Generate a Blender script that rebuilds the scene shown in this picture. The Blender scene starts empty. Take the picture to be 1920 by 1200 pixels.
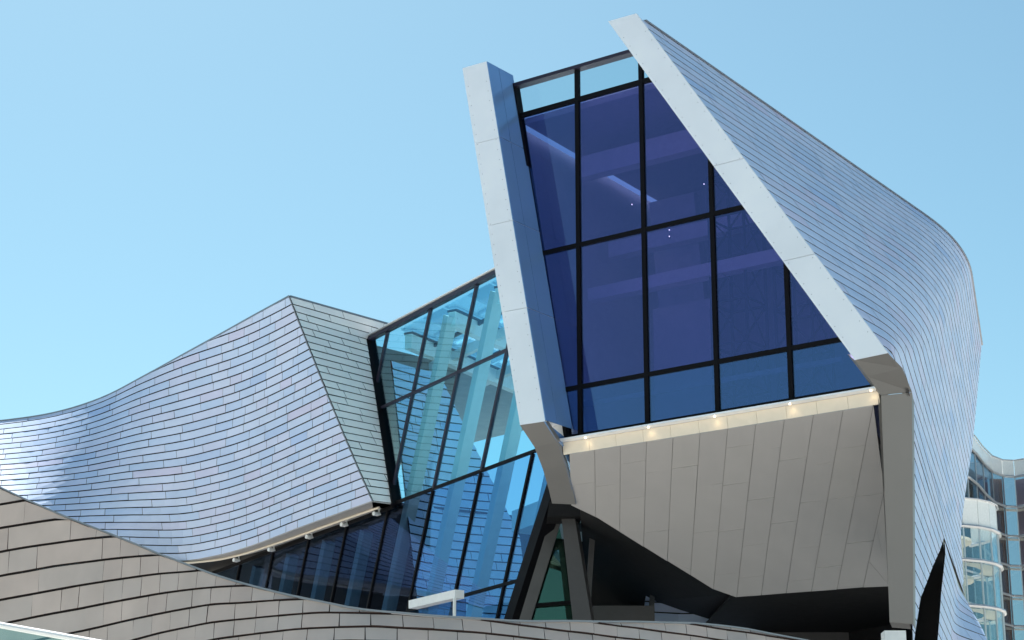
import bpy, bmesh, math, random
from mathutils import Vector
from functools import lru_cache
random.seed(7)
R = math.radians
scene = bpy.context.scene
COL = scene.collection

# ------------------------------------------------------------------ camera, sky, sun, exposure
cam = bpy.data.cameras.new('camera'); cam_o = bpy.data.objects.new('camera', cam); COL.objects.link(cam_o)
cam_o.location = (0, 0, 1.6); cam_o.rotation_euler = (R(90 + 16.5), 0, 0)
cam.sensor_width = 36.0; cam.lens = 3845 / 1920 * 36.0
cam.clip_start = 0.1; cam.clip_end = 6000
scene.camera = cam_o

SUN_AZ, SUN_EL = R(-17), R(51)                     # azimuth from +Y, negative is to the left
sun_dir = Vector((math.sin(SUN_AZ) * math.cos(SUN_EL), math.cos(SUN_AZ) * math.cos(SUN_EL), math.sin(SUN_EL)))
world = bpy.data.worlds.new('World'); scene.world = world; world.use_nodes = True
wn = world.node_tree.nodes; wl = world.node_tree.links; wn.clear()
w_out = wn.new('ShaderNodeOutputWorld'); w_bg = wn.new('ShaderNodeBackground')
sky = wn.new('ShaderNodeTexSky'); sky.sky_type = 'NISHITA'; sky.sun_disc = False
sky.sun_elevation = SUN_EL; sky.sun_rotation = SUN_AZ
sky.altitude = 0; sky.air_density = 1.0; sky.dust_density = 0.55; sky.ozone_density = 1.0
w_tint = wn.new('ShaderNodeMix'); w_tint.data_type = 'RGBA'; w_tint.blend_type = 'MULTIPLY'
w_tint.inputs[0].default_value = 1.0; w_tint.inputs[7].default_value = (0.77, 1.03, 0.95, 1)
wl.new(sky.outputs[0], w_tint.inputs[6]); wl.new(w_tint.outputs[2], w_bg.inputs[0]); wl.new(w_bg.outputs[0], w_out.inputs[0])
w_bg.inputs[1].default_value = 0.064
sun = bpy.data.lights.new('sun', 'SUN'); sun_o = bpy.data.objects.new('sun', sun); COL.objects.link(sun_o)
sun.energy = 4.8; sun.angle = R(0.5); sun.color = (1.0, 0.97, 0.92)
sun_o.rotation_euler = sun_dir.to_track_quat('Z', 'Y').to_euler(); sun_o.location = (-30, 20, 60)
scene.view_settings.view_transform = 'Standard'; scene.view_settings.look = 'None'
scene.view_settings.gamma = 1.0; scene.view_settings.exposure = 1.05

# ------------------------------------------------------------------ helpers
def tag(o, label=None, cat=None, group=None, kind=None):
    if label: o['label'] = label
    if cat: o['category'] = cat
    if group: o['group'] = group
    if kind: o['kind'] = kind
    return o
def link(o, parent=None):
    COL.objects.link(o)
    if parent is not None: o.parent = parent
    return o
def empty(name, label, cat, group=None):
    o = bpy.data.objects.new(name, None); COL.objects.link(o); return tag(o, label, cat, group)
def mesh(name, verts, faces, mat, parent=None, smooth=False, tones=None):
    me = bpy.data.meshes.new(name); me.from_pydata([tuple(v) for v in verts], [], faces)
    me.materials.append(mat)
    if tones is not None:
        a = me.attributes.new('tone', 'FLOAT', 'FACE'); a.data.foreach_set('value', tones)
    if smooth: me.polygons.foreach_set('use_smooth', [True] * len(me.polygons))
    me.update()
    return link(bpy.data.objects.new(name, me), parent)
class MB:
    def __init__(s): s.v = []; s.f = []; s.t = []
    def add(s, vs, fs, tone=None):
        o = len(s.v); s.v += [tuple(v) for v in vs]; s.f += [tuple(i + o for i in f) for f in fs]
        s.t += [tone if tone is not None else 0.5] * len(fs); return s
    def prism(s, poly, vec, tone=None):
        n = len(poly); vec = Vector(vec); a = [Vector(p) for p in poly]; b = [p + vec for p in a]
        nrm = Vector((0, 0, 0))
        for i in range(n): nrm += a[i].cross(a[(i + 1) % n])
        if nrm.dot(vec) > 0: a.reverse(); b.reverse()
        fs = [tuple(range(n)), tuple(reversed(range(n, 2 * n)))] + [((i + 1) % n, i, n + i, n + (i + 1) % n) for i in range(n)]
        return s.add(a + b, fs, tone)
    def bar(s, a, b, w, d, nrm, tone=None):
        a = Vector(a); b = Vector(b); x = (b - a).normalized(); n = Vector(nrm); n = (n - x * n.dot(x)).normalized(); y = x.cross(n)
        h = y * (w / 2); k = n * (d / 2)
        return s.prism([a - h - k, a + h - k, a + h + k, a - h + k], b - a, tone)
    def box(s, lo, hi, tone=None):
        x0, y0, z0 = lo; x1, y1, z1 = hi
        return s.prism([(x0, y0, z0), (x1, y0, z0), (x1, y1, z0), (x0, y1, z0)], (0, 0, z1 - z0), tone)
    def tube(s, pts, r, n=8):
        pts = [Vector(p) for p in pts]; vs = []; fs = []
        for i, p in enumerate(pts):
            t = (pts[min(i + 1, len(pts) - 1)] - pts[max(i - 1, 0)]).normalized()
            up = Vector((0, 0, 1)) if abs(t.z) < .95 else Vector((1, 0, 0))
            x = t.cross(up).normalized(); y = x.cross(t)
            for k in range(n):
                a = 2 * math.pi * k / n; vs.append(p + x * (r * math.cos(a)) + y * (r * math.sin(a)))
        for i in range(len(pts) - 1):
            for k in range(n): fs.append((i * n + k, i * n + (k + 1) % n, (i + 1) * n + (k + 1) % n, (i + 1) * n + k))
        fs.append(tuple(range(n))); fs.append(tuple(reversed(range((len(pts) - 1) * n, len(pts) * n))))
        return s.add(vs, fs)
    def build(s, name, mat, parent=None, smooth=False): return mesh(name, s.v, s.f, mat, parent, smooth, s.t)
def prism(name, poly, vec, mat, parent=None): return MB().prism(poly, vec).build(name, mat, parent)
def bar(name, a, b, w, d, nrm, mat, parent=None): return MB().bar(a, b, w, d, nrm).build(name, mat, parent)
def box(name, lo, hi, mat, parent=None): return MB().box(lo, hi).build(name, mat, parent)
def lerp(a, b, t): return a + (b - a) * t
def smooth01(t): t = max(0, min(1, t)); return t * t * (3 - 2 * t)
def catmull(pts, t):                                # pts: list of Vectors, t in 0..len-1
    n = len(pts); t = max(0, min(n - 1, t)); i = min(int(t), n - 2); f = t - i
    p1, p2 = pts[i], pts[i + 1]
    p0 = pts[i - 1] if i > 0 else p1 * 2 - p2
    p3 = pts[i + 2] if i + 2 < n else p2 * 2 - p1
    return 0.5 * ((2 * p1) + (p2 - p0) * f + (2 * p0 - 5 * p1 + 4 * p2 - p3) * f * f + (3 * p1 - p0 - 3 * p2 + p3) * f ** 3)
def table(xs, ys, q):
    if q <= xs[0]: return ys[0]
    for i in range(len(xs) - 1):
        if q <= xs[i + 1]: return lerp(ys[i], ys[i + 1], (q - xs[i]) / (xs[i + 1] - xs[i]))
    return ys[-1]
def clip_half(poly, f):                              # Sutherland-Hodgman in 2D, keeps f(p) >= 0
    out = []
    for i in range(len(poly)):
        a, b = poly[i], poly[(i + 1) % len(poly)]; fa, fb = f(a), f(b)
        if fa >= 0: out.append(a)
        if (fa >= 0) != (fb >= 0):
            t = fa / (fa - fb); out.append((a[0] + (b[0] - a[0]) * t, a[1] + (b[1] - a[1]) * t))
    return out

# ------------------------------------------------------------------ materials
def nodes_of(name):
    m = bpy.data.materials.new(name); m.use_nodes = True; nt = m.node_tree; nt.nodes.clear()
    out = nt.nodes.new('ShaderNodeOutputMaterial'); return m, nt, out
def principled(name, col, rough=.5, metal=0.0, spec=.5, noise=.06, nscale=6.0, bump=0.0, coat=0.0, stretch=None, tone=None, coat_rough=.1):
    m, nt, out = nodes_of(name); N = nt.nodes; L = nt.links
    b = N.new('ShaderNodeBsdfPrincipled'); L.new(b.outputs[0], out.inputs[0])
    b.inputs['Roughness'].default_value = rough; b.inputs['Metallic'].default_value = metal
    b.inputs['Specular IOR Level'].default_value = spec
    b.inputs['Coat Weight'].default_value = coat; b.inputs['Coat Roughness'].default_value = coat_rough
    tc = N.new('ShaderNodeTexCoord'); mp = N.new('ShaderNodeMapping'); L.new(tc.outputs['Object'], mp.inputs[0])
    if stretch: mp.inputs['Scale'].default_value = stretch
    nz = N.new('ShaderNodeTexNoise'); nz.inputs['Scale'].default_value = nscale; nz.inputs['Detail'].default_value = 6
    L.new(mp.outputs[0], nz.inputs['Vector'])
    mr = N.new('ShaderNodeMapRange'); mr.inputs[3].default_value = 1 - noise; mr.inputs[4].default_value = 1 + noise
    mr.inputs[1].default_value = .25; mr.inputs[2].default_value = .75
    L.new(nz.outputs[0], mr.inputs[0])
    mx = N.new('ShaderNodeMix'); mx.data_type = 'RGBA'; mx.blend_type = 'MULTIPLY'; mx.inputs[0].default_value = 1
    if tone:
        at = N.new('ShaderNodeAttribute'); at.attribute_name = 'tone'
        cr = N.new('ShaderNodeValToRGB'); e = cr.color_ramp.elements
        e[0].position = 0; e[0].color = (*tone[0], 1); e[1].position = 1; e[1].color = (*tone[-1], 1)
        for i, c in enumerate(tone[1:-1]):
            q = e.new((i + 1) / (len(tone) - 1)); q.color = (*c, 1)
        L.new(at.outputs['Fac'], cr.inputs[0]); L.new(cr.outputs[0], mx.inputs[6])
    else: mx.inputs[6].default_value = (*col, 1)
    L.new(mr.outputs[0], mx.inputs[7]); L.new(mx.outputs[2], b.inputs['Base Color'])
    rr = N.new('ShaderNodeMapRange'); rr.inputs[3].default_value = max(.02, rough - .06); rr.inputs[4].default_value = rough + .06
    L.new(nz.outputs[0], rr.inputs[0]); L.new(rr.outputs[0], b.inputs['Roughness'])
    if bump:
        n2 = N.new('ShaderNodeTexNoise'); n2.inputs['Scale'].default_value = nscale * 5; n2.inputs['Detail'].default_value = 4
        L.new(mp.outputs[0], n2.inputs['Vector'])
        bp = N.new('ShaderNodeBump'); bp.inputs['Strength'].default_value = bump; bp.inputs['Distance'].default_value = .01
        L.new(n2.outputs[0], bp.inputs['Height']); L.new(bp.outputs[0], b.inputs['Normal'])
    return m
def glass(name, trans, refl, r0=.08, r1=1.0, rough=0.0, wave=0.004):
    """thin architectural glass: tinted see-through plus mirror reflection that grows at grazing angles"""
    m, nt, out = nodes_of(name); N = nt.nodes; L = nt.links
    t = N.new('ShaderNodeBsdfTransparent'); t.inputs[0].default_value = (*trans, 1)
    g = N.new('ShaderNodeBsdfGlossy'); g.inputs['Color'].default_value = (*refl, 1); g.inputs['Roughness'].default_value = rough
    lw = N.new('ShaderNodeLayerWeight'); lw.inputs[0].default_value = .5
    pw = N.new('ShaderNodeMath'); pw.operation = 'POWER'; pw.inputs[1].default_value = 4.0; L.new(lw.outputs['Facing'], pw.inputs[0])
    mr = N.new('ShaderNodeMapRange'); mr.inputs[3].default_value = r0; mr.inputs[4].default_value = r1; L.new(pw.outputs[0], mr.inputs[0])
    tc = N.new('ShaderNodeTexCoord'); nz = N.new('ShaderNodeTexNoise'); nz.inputs['Scale'].default_value = .6; L.new(tc.outputs['Object'], nz.inputs['Vector'])
    bp = N.new('ShaderNodeBump'); bp.inputs['Strength'].default_value = .3; bp.inputs['Distance'].default_value = wave
    L.new(nz.outputs[0], bp.inputs['Height']); L.new(bp.outputs[0], g.inputs['Normal'])
    mx = N.new('ShaderNodeMixShader'); L.new(mr.outputs[0], mx.inputs[0]); L.new(t.outputs[0], mx.inputs[1]); L.new(g.outputs[0], mx.inputs[2])
    L.new(mx.outputs[0], out.inputs[0]); return m
def emitter(name, col, strength):
    m, nt, out = nodes_of(name); e = nt.nodes.new('ShaderNodeEmission'); e.inputs[0].default_value = (*col, 1); e.inputs[1].default_value = strength
    nt.links.new(e.outputs[0], out.inputs[0]); return m

M = {}
M['tile'] = principled('lustre_glazed_tile', (0,0,0), rough=.54, metal=.12, spec=.3, noise=.05, nscale=1.2,
    tone=[(.41,.56,.83), (.47,.61,.84), (.51,.64,.86), (.56,.67,.87), (.55,.62,.82), (.57,.60,.80)])  # blue of the sky light is put into the glaze tones
M['tile_warm'] = principled('matt_glazed_tile', (0,0,0), rough=.7, spec=.2, noise=.10, nscale=1.6, bump=.08,
    tone=[(.46,.39,.355), (.50,.425,.39), (.53,.455,.415), (.49,.435,.405), (.54,.435,.385)])
M['reveal'] = principled('dark_reveal', (.010,.008,.009), rough=.8, spec=.2)
M['clay_edge'] = principled('unglazed_clay_edge', (.05,.035,.032), rough=.9, spec=.1)
M['joint'] = principled('grey_joint_backing', (.24,.235,.23), rough=.8)
M['panel'] = principled('white_aluminium_panel', (.91,.94,.99), rough=.38, metal=.3, spec=.5, noise=.05, nscale=.8, bump=.05)
M['panel_shade'] = principled('sky_shaded_panel', (.19,.36,.66), rough=.22, metal=.3, noise=.04, nscale=.8)  # white fin panel again, its blue sky reflection painted into the colour
M['pier'] = principled('shaded_panel', (.20,.195,.19), rough=.5, metal=.2, noise=.05, nscale=1.0, bump=.05)  # fin panel darkened: shade on pier and undersides is in the colour
M['tile_lit'] = principled('lit_glazed_tile', (0,0,0), rough=.42, metal=.0, spec=.5, noise=.04, nscale=1.2,
    tone=[(.88,.85,.83), (.91,.87,.85), (.93,.89,.86), (.94,.90,.88)])  # wing tile again, brightened: reflected light is painted into the glaze
M['soffit'] = principled('soffit_panel', (0,0,0), rough=.5, spec=.4, noise=.03, nscale=1.5, tone=[(.395,.385,.385), (.405,.395,.395), (.415,.405,.40)])
M['fascia'] = principled('cream_fascia_panel', (.78,.70,.58), rough=.5, noise=.03)
M['frame'] = principled('black_window_frame', (.004,.004,.006), rough=.6, spec=.12)
M['frame_violet'] = principled('anodised_frame', (.022,.016,.035), rough=.45, metal=.1)
M['white_steel'] = principled('white_painted_steel', (.80,.82,.82), rough=.45)
M['glass_atrium'] = glass('blue_tinted_glass', (.70,.93,.98), (.50,.80,1.0), r0=.06, r1=.7)
M['glass_lower'] = glass('reflection_tinted_glass', (.54,.80,.92), (.42,.60,1.0), r0=.09, r1=.7)  # atrium glass with sky reflection and dim lobby painted into its tint
M['glass_roof'] = glass('roof_glass', (.78,.93,.98), (.8,.9,1.0), r0=.05)
M['glass_dark'] = glass('dark_violet_glass', (.60,.58,.80), (.53,.53,.92), r0=.20, r1=.9, wave=.005)
M['glass_dark_b'] = glass('dark_blue_glass', (.55,.59,.80), (.48,.56,.92), r0=.20, r1=.9, wave=.006)
M['glass_dark_c'] = glass('dark_indigo_glass', (.59,.58,.80), (.53,.54,.95), r0=.19, r1=.9, wave=.006)
M['glass_spandrel'] = glass('blue_spandrel_glass', (.46,.54,.74), (.50,.66,1.0), r0=.26, r1=.9, wave=.003)
M['glass_lobby'] = glass('dark_lobby_glass', (.50,.62,.72), (.45,.55,.85), r0=.035, r1=.5)
M['glass_clear'] = glass('clear_glass', (.86,.94,.95), (.9,1,1), r0=.06)
M['glass_green'] = glass('green_glass', (.55,.78,.66), (.6,.9,.75), r0=.08)
M['glass_rail'] = glass('balustrade_glass', (.80,.93,.89), (.8,.95,1.0), r0=.10)
M['column'] = principled('grey_white_painted_steel', (.52,.55,.55), rough=.5)
M['dark'] = principled('shade_black_wall', (.006,.006,.007), rough=.7, spec=.2)  # near-black base stands in for deep shade in recess and lobby
M['concrete'] = principled('grey_concrete', (.30,.29,.28), rough=.8, noise=.15, nscale=3, bump=.2)
M['dark_steel'] = principled('dark_grey_steel', (.05,.05,.053), rough=.55, noise=.1)
M['post_grey'] = principled('grey_post', (.07,.07,.07), rough=.7, noise=.2, nscale=2)
M['plaza'] = principled('pale_plaza_paving', (.54,.50,.45), rough=.85, noise=.08, nscale=.3)
M['interior'] = principled('gallery_wall', (.55,.55,.60), rough=.8)
M['interior_dim'] = principled('gallery_back_wall', (.42,.42,.46), rough=.8, noise=.35, nscale=.45)
M['cap'] = principled('dark_metal_coping', (.24,.26,.29), rough=.4, metal=.5)
M['lamp'] = emitter('warm_downlight', (1.0, .80, .52), 2.5)
M['spark'] = emitter('small_bulb', (1.0, .95, .85), 3)
M['leaf'] = principled('plant_wall_leaf', (.035,.085,.03), rough=.6, noise=.4, nscale=9)

# ------------------------------------------------------------------ tiled surfaces
CAM = Vector((0, 0, 1.6)); CP, SP = math.cos(R(16.5)), math.sin(R(16.5))
def in_view(p):                                      # only used to rank pieces by how large they show
    d = Vector(p) - CAM; f = d.y * CP + d.z * SP
    if f <= 0: return False
    return abs(d.x / f * 3845) < 970 and abs((d.z * CP - d.y * SP) / f * 3845) < 610
def tile_surface(P, rows, spans, steplen, out, wall_mat, tile_mat, thing, wall_name, tile_name, stuff_name,
                 vtop=None, gap_v=.02, gap_u=.01, thick=(.04, .018), nseg=2, shear=None, limit=300, tone_f=None, usample=14, inset=.012, tilt=.0016):
    """P(u,v)->Vector with u in metres along the course; rows: list of v edges; spans(v)->[(u0,u1),..]"""
    def nrm(u, v, e=.05):
        a = P(u + e, v) - P(u - e, v); b = P(u, v + e) - P(u, v - e); n = a.cross(b)
        n = n.normalized() if n.length > 1e-9 else Vector(out)
        return n if n.dot(out) > 0 else -n
    bk = MB(); tiles = []
    for r in range(len(rows) - 1):
        v0, v1 = rows[r], rows[r + 1]
        S0, S1 = spans(v0), spans(v1)
        for (a0, b0), (a1, b1) in zip(S0, S1):
            # dark backing strip
            ring = []
            for k in range(usample + 1):
                t = k / usample; u0 = lerp(a0, b0, t); u1 = lerp(a1, b1, t)
                w0, w1 = v0, v1
                if vtop: w0 = min(w0, vtop(u0)); w1 = min(w1, vtop(u1))
                n0 = nrm(u0, w0)
                ring.append((P(u0, w0) - n0 * inset, P(u1, w1) - n0 * inset))
            vs = [p for pr in ring for p in pr]
            bk.add(vs, [(2 * k, 2 * k + 2, 2 * k + 3, 2 * k + 1) for k in range(usample)])
            # tiles
            lo, hi = min(a0, a1), max(b0, b1)
            if hi - lo < .05: continue
            u = lo - random.uniform(0, 1) * steplen(lo, v0); cuts = []
            while u < hi:
                st = steplen(u, v0); u += st
                cuts.append(u)
            edges = [lo] + [c for c in cuts if lo + .12 < c < hi - .12] + [hi]
            for j in range(len(edges) - 1):
                e0, e1 = edges[j], edges[j + 1]
                s0 = shear(e0) * (v1 - v0) / 2 if shear and j > 0 else 0
                s1 = shear(e1) * (v1 - v0) / 2 if shear and j + 2 < len(edges) else 0
                A0 = max(a0, e0 - s0) if j else a0; A1 = max(a1, e0 + s0) if j else a1
                B0 = min(b0, e1 - s1) if j + 2 < len(edges) else b0; B1 = min(b1, e1 + s1) if j + 2 < len(edges) else b1
                A0 += gap_u / 2; A1 += gap_u / 2; B0 -= gap_u / 2; B1 -= gap_u / 2
                A0 = min(A0, b0 - .004); A1 = min(A1, b1 - .004); B0 = max(B0, a0 + .004); B1 = max(B1, a1 + .004)
                if B0 - A0 < .03 and B1 - A1 < .03: continue
                B0 = max(B0, A0 + .004); B1 = max(B1, A1 + .004)
                low, up = [], []; ok = False
                for k in range(nseg + 1):
                    t = k / nseg; u0, u1 = lerp(A0, B0, t), lerp(A1, B1, t)
                    w0, w1 = v0 + gap_v / 2, v1 - gap_v / 2
                    if vtop:
                        w1 = min(w1, vtop(u1) - .002); w0 = min(w0, vtop(u0) - .004)
                    if w1 - w0 > .02: ok = True
                    low.append((u0, w0)); up.append((u1, w1))
                if not ok: continue
                tiles.append((low, up))
    wall = bk.build(wall_name, wall_mat, thing)
    out_t = []
    for low, up in tiles:
        n = len(low); uc = sum(p[0] for p in low + up) / (2 * n); vc = sum(p[1] for p in low + up) / (2 * n)
        N = nrm(uc, vc); jit = random.uniform(-.2, .2) * thick[1]; tu, tv = random.gauss(0, tilt), random.gauss(0, tilt)
        lb = [P(*p) for p in low]; ub = [P(*p) for p in up]
        verts = [p + N * (thick[0] + jit - tv + tu * (2 * k / (n - 1) - 1)) for k, p in enumerate(lb)] + [p + N * (thick[1] + jit + tv + tu * (2 * k / (n - 1) - 1)) for k, p in enumerate(ub)] + [p - N * .006 for p in lb] + [p - N * .006 for p in ub]
        fs = []
        for k in range(n - 1):
            fs += [(k, k + 1, n + k + 1, n + k), (2 * n + k, 2 * n + k + 1, k + 1, k), (n + k, n + k + 1, 3 * n + k + 1, 3 * n + k)]
        fs += [(0, n, 3 * n, 2 * n), (n - 1, 2 * n + n - 1, 4 * n - 1, 2 * n - 1)]
        # keep the outer faces pointing outwards
        q = [verts[i] for i in fs[0]]
        if (q[1] - q[0]).cross(q[3] - q[0]).dot(N) < 0: fs = [tuple(reversed(f)) for f in fs]
        area = (ub[-1] - lb[0]).cross(ub[0] - lb[-1]).length / 2; c = (lb[0] + ub[-1]) / 2; d = c - CAM
        score = area * abs(N.dot(d.normalized())) / d.length_squared if in_view(c) else 0
        tone = tone_f(uc, vc) if tone_f else random.choice([random.uniform(.2, .8)] * 4 + [random.random()])
        out_t.append((score, verts, fs, tone))
    out_t.sort(key=lambda t: -t[0]); rest = MB(); rest_side = []; edge = M['clay_edge'] if tile_mat is not M['soffit'] else None
    for i, (sc, vs, fs, tone) in enumerate(out_t):
        side = [0 if (q % 3 == 0 and q < len(fs) - 2) else 1 for q in range(len(fs))]     # unglazed clay edges
        if i < limit and sc > 0:
            o = mesh(tile_name, vs, fs, tile_mat, wall, tones=[tone] * len(fs))
            if edge: o.data.materials.append(edge); o.data.polygons.foreach_set('material_index', side)
        else: rest.add(vs, fs, tone); rest_side += side
    if rest.v:
        o = tag(rest.build(stuff_name, tile_mat, wall), kind='stuff')
        if edge: o.data.materials.append(edge); o.data.polygons.foreach_set('material_index', rest_side)
    return wall

# ------------------------------------------------------------------ ground
g = mesh('ground', [(-2500, -2500, 0), (2500, -2500, 0), (2500, 2500, 0), (-2500, 2500, 0)], [(0, 1, 2, 3)], M['plaza'])
tag(g, kind='structure')

eW, nW, eG, nG = Vector((0.80386,-0.59482,0.0)), Vector((-0.59482,-0.80386,0.0)), Vector((0.50754,-0.86163,0.0)), Vector((-0.86163,-0.50754,0.0))
ZB, ZT = 12.464, 18.064
museum = empty('museum_building', 'angular museum clad in pale glazed tiles with a cantilevered dark glass window', 'building')

# ================================================================== left wing: curved tiled wall
WB = [Vector(p) for p in [(-3.716, 53.654, 12.464), (-4.997, 55.719, 12.464), (-6.052, 57.451, 12.464), (-7.766, 60.336, 12.464), (-9.117, 62.071, 12.464), (-10.391, 62.926, 12.464), (-12.427, 62.354, 12.464), (-14.104, 61.791, 12.464), (-15.796, 61.421, 12.464), (-17.680, 61.237, 12.464), (-19.609, 61.237, 12.464), (-22.212, 61.329, 12.464), (-25.614, 61.791, 12.464)]]
WT = [Vector(p) for p in [(-3.526, 49.090, 18.064), (-4.715, 51.063, 18.064), (-5.758, 52.845, 18.064), (-7.304, 55.265, 18.064), (-8.470, 57.105, 18.064), (-9.726, 59.062, 18.064), (-11.470, 61.786, 18.064), (-13.329, 64.541, 18.064), (-15.320, 66.558, 18.064), (-17.371, 67.687, 18.064), (-19.568, 68.460, 18.064), (-22.687, 69.090, 18.064), (-26.605, 69.731, 18.064)]]
def wing_raw(ui, v):
    b, t = catmull(WB, ui), catmull(WT, ui); p = lerp(b, t, v)
    sag = .22 * smooth01((ui - 4) / 3) * math.sin(math.pi * v)             # the hollow of the sweep
    return p + Vector((.2, .8, -.3)) * sag
NS = 200
mid = [wing_raw(12 * k / NS, .5) for k in range(NS + 1)]
arc = [0.0]
for k in range(NS): arc.append(arc[-1] + (mid[k + 1] - mid[k]).length)
WL = arc[-1]
def s2u(s):
    if s <= 0: return s / arc[1] * (12 / NS) if arc[1] else 0
    lo, hi = 0, NS
    while hi - lo > 1:
        m_ = (lo + hi) // 2
        if arc[m_] <= s: lo = m_
        else: hi = m_
    return (lo + (s - arc[lo]) / max(1e-9, arc[hi] - arc[lo])) * 12 / NS
def u2s(ui):
    k = ui / 12 * NS; i = min(NS - 1, int(k)); return lerp(arc[i], arc[i + 1], k - i)
WING_H = 5.6
def wing_vt(s): return 1 - .085 * smooth01((s2u(s) - 2.22) / 4.5)
def wingP(s, v): return wing_raw(max(0, s2u(s)), v / WING_H / wing_vt(s))
ridge_s = u2s(2.22)
def wing_span(v): return [(ridge_s * v / WING_H, WL - .05)]
NR = 27
tile_surface(wingP, [WING_H * k / NR for k in range(NR + 1)], wing_span, lambda u, v: random.choice([.75, 1.05, 1.05, 1.5]) * (1.0 if u < 9 else 1.3),
    Vector((-.5, -.8, .2)), M['reveal'], M['tile'], museum, 'wing_wall', 'wing_tile', 'far_wing_tiles', vtop=lambda s: wing_vt(s) * WING_H,
    gap_v=.029, gap_u=.017, inset=.02, tilt=.0010, thick=(.014, .009), nseg=3, usample=40, shear=lambda u: .25 if u > 10 else 0)
R0, R1 = wing_raw(0, 0), wing_raw(2.22, 1)

# end facet between the ridge and the atrium glass
G0 = Vector((-3.111, 54.012, 12.464)); GT = Vector((-4.012, 55.542, 17.535)); Q1 = Vector((-3.453, 56.117, 18.064))
vg = (GT.z - ZB) / (ZT - ZB)
def facet_right(f):
    return lerp(G0, GT, f / vg) if f <= vg else lerp(GT, Q1, (f - vg) / (1 - vg))
def facetP(s, v):
    f = v / WING_H; a = wingP(ridge_s * f, v); b = facet_right(f)
    d = (b - a); return a + d * (s / d.length)
def facet_span(v):
    f = v / WING_H; return [(0.02, (facet_right(f) - wingP(ridge_s * f, v)).length - .02)]
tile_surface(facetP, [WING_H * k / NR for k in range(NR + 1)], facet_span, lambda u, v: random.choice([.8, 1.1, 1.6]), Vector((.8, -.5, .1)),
    M['reveal'], M['tile_lit'], museum, 'wing_end_wall', 'end_tile', 'end_tiles_rest', gap_v=.022, gap_u=.018, thick=(.026, .016), nseg=1, usample=4)
# ridge trim, coping along the wing top
mb = MB(); mb.tube([wingP(ridge_s * k / 12, WING_H * k / 12) + Vector((0, -.05, 0)) for k in range(13)], .014, 6); mb.build('corner_trim', M['cap'], museum)
mb = MB()
for k in range(60):
    s0, s1 = lerp(ridge_s, WL - .1, k / 60), lerp(ridge_s, WL - .1, (k + 1) / 60)
    a, b = wingP(s0, wing_vt(s0) * WING_H), wingP(s1, wing_vt(s1) * WING_H)
    mb.prism([a + Vector((0, -.03, -.01)), b + Vector((0, -.03, -.01)), b + Vector((0, .35, -.01)), a + Vector((0, .35, -.01))], (0, 0, .05))
mb.build('wing_coping', M['cap'], museum)
bar('wing_coping', R1 + Vector((0, .05, .02)), Q1 + Vector((0, .05, .02)), .12, .05, (0, 0, 1), M['cap'], museum)
# roof deck behind the wing parapet
rp = [wingP(lerp(ridge_s, WL - .1, k / 20), .9 * WING_H) + Vector((.3, .5, 0)) for k in range(21)]
mesh('wing_roof', rp + [p + Vector((9, 9, 0)) for p in rp], [(k, k + 1, 22 + k, 21 + k) for k in range(20)], M['concrete'], museum)
# soffit under the wing with a light tube and small spot lamps
SI = [Vector(p) for p in [(-3.101, 54.084, 12.464), (-3.782, 55.114, 12.464), (-4.610, 56.416, 12.464), (-5.835, 58.355, 12.464), (-7.818, 61.421, 12.464), (-9.197, 62.639, 12.464), (-10.498, 63.607, 12.464), (-12.646, 63.509, 12.464), (-14.350, 62.926, 12.464), (-16.024, 62.354, 12.464)]]
sv, sf = [], []
for k in range(46):
    t = k / 45 * 9
    o = catmull(WB, t) + Vector((0, -.02, -.02)); i_ = catmull(SI, t) + Vector((0, 0, -.02)); sv += [o, i_]
sf = [(2 * k, 2 * k + 1, 2 * k + 3, 2 * k + 2) for k in range(45)]
so = mesh('wing_soffit', sv + [v + Vector((0, 0, .10)) for v in sv], sf + [tuple(i + 92 for i in reversed(f)) for f in sf] + [(2 * k + 2, 2 * k + 94, 2 * k + 92, 2 * k) for k in range(45)], M['soffit'], museum)
prism('soffit_return', [R0 + Vector((0, 0, -.02)), G0 + Vector((0, 0, -.02)), SI[0] + Vector((0.02, .2, -.02)), SI[1] + Vector((0, 0, -.02))], (0, 0, .08), M['soffit'], museum)
tube_pts = [lerp(catmull(WB, t / 5), catmull(SI, t / 5), .55) + Vector((0, 0, -.06)) for t in range(1, 40)]
tb = MB().tube(tube_pts, .035, 6).build('light_tube', M['fascia'], museum)
for t in (2.0, 8.0, 13.0, 17.0, 20.5):
    p = lerp(catmull(WB, t / 5), catmull(SI, t / 5), .75) + Vector((0, 0, -.02))
    MB().tube([p, p + Vector((0, 0, -.16)), p + Vector((-.05, -.05, -.17)), p + Vector((-.14, -.14, -.17))], .06, 8).build('spot_lamp', M['white_steel'], museum)

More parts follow.
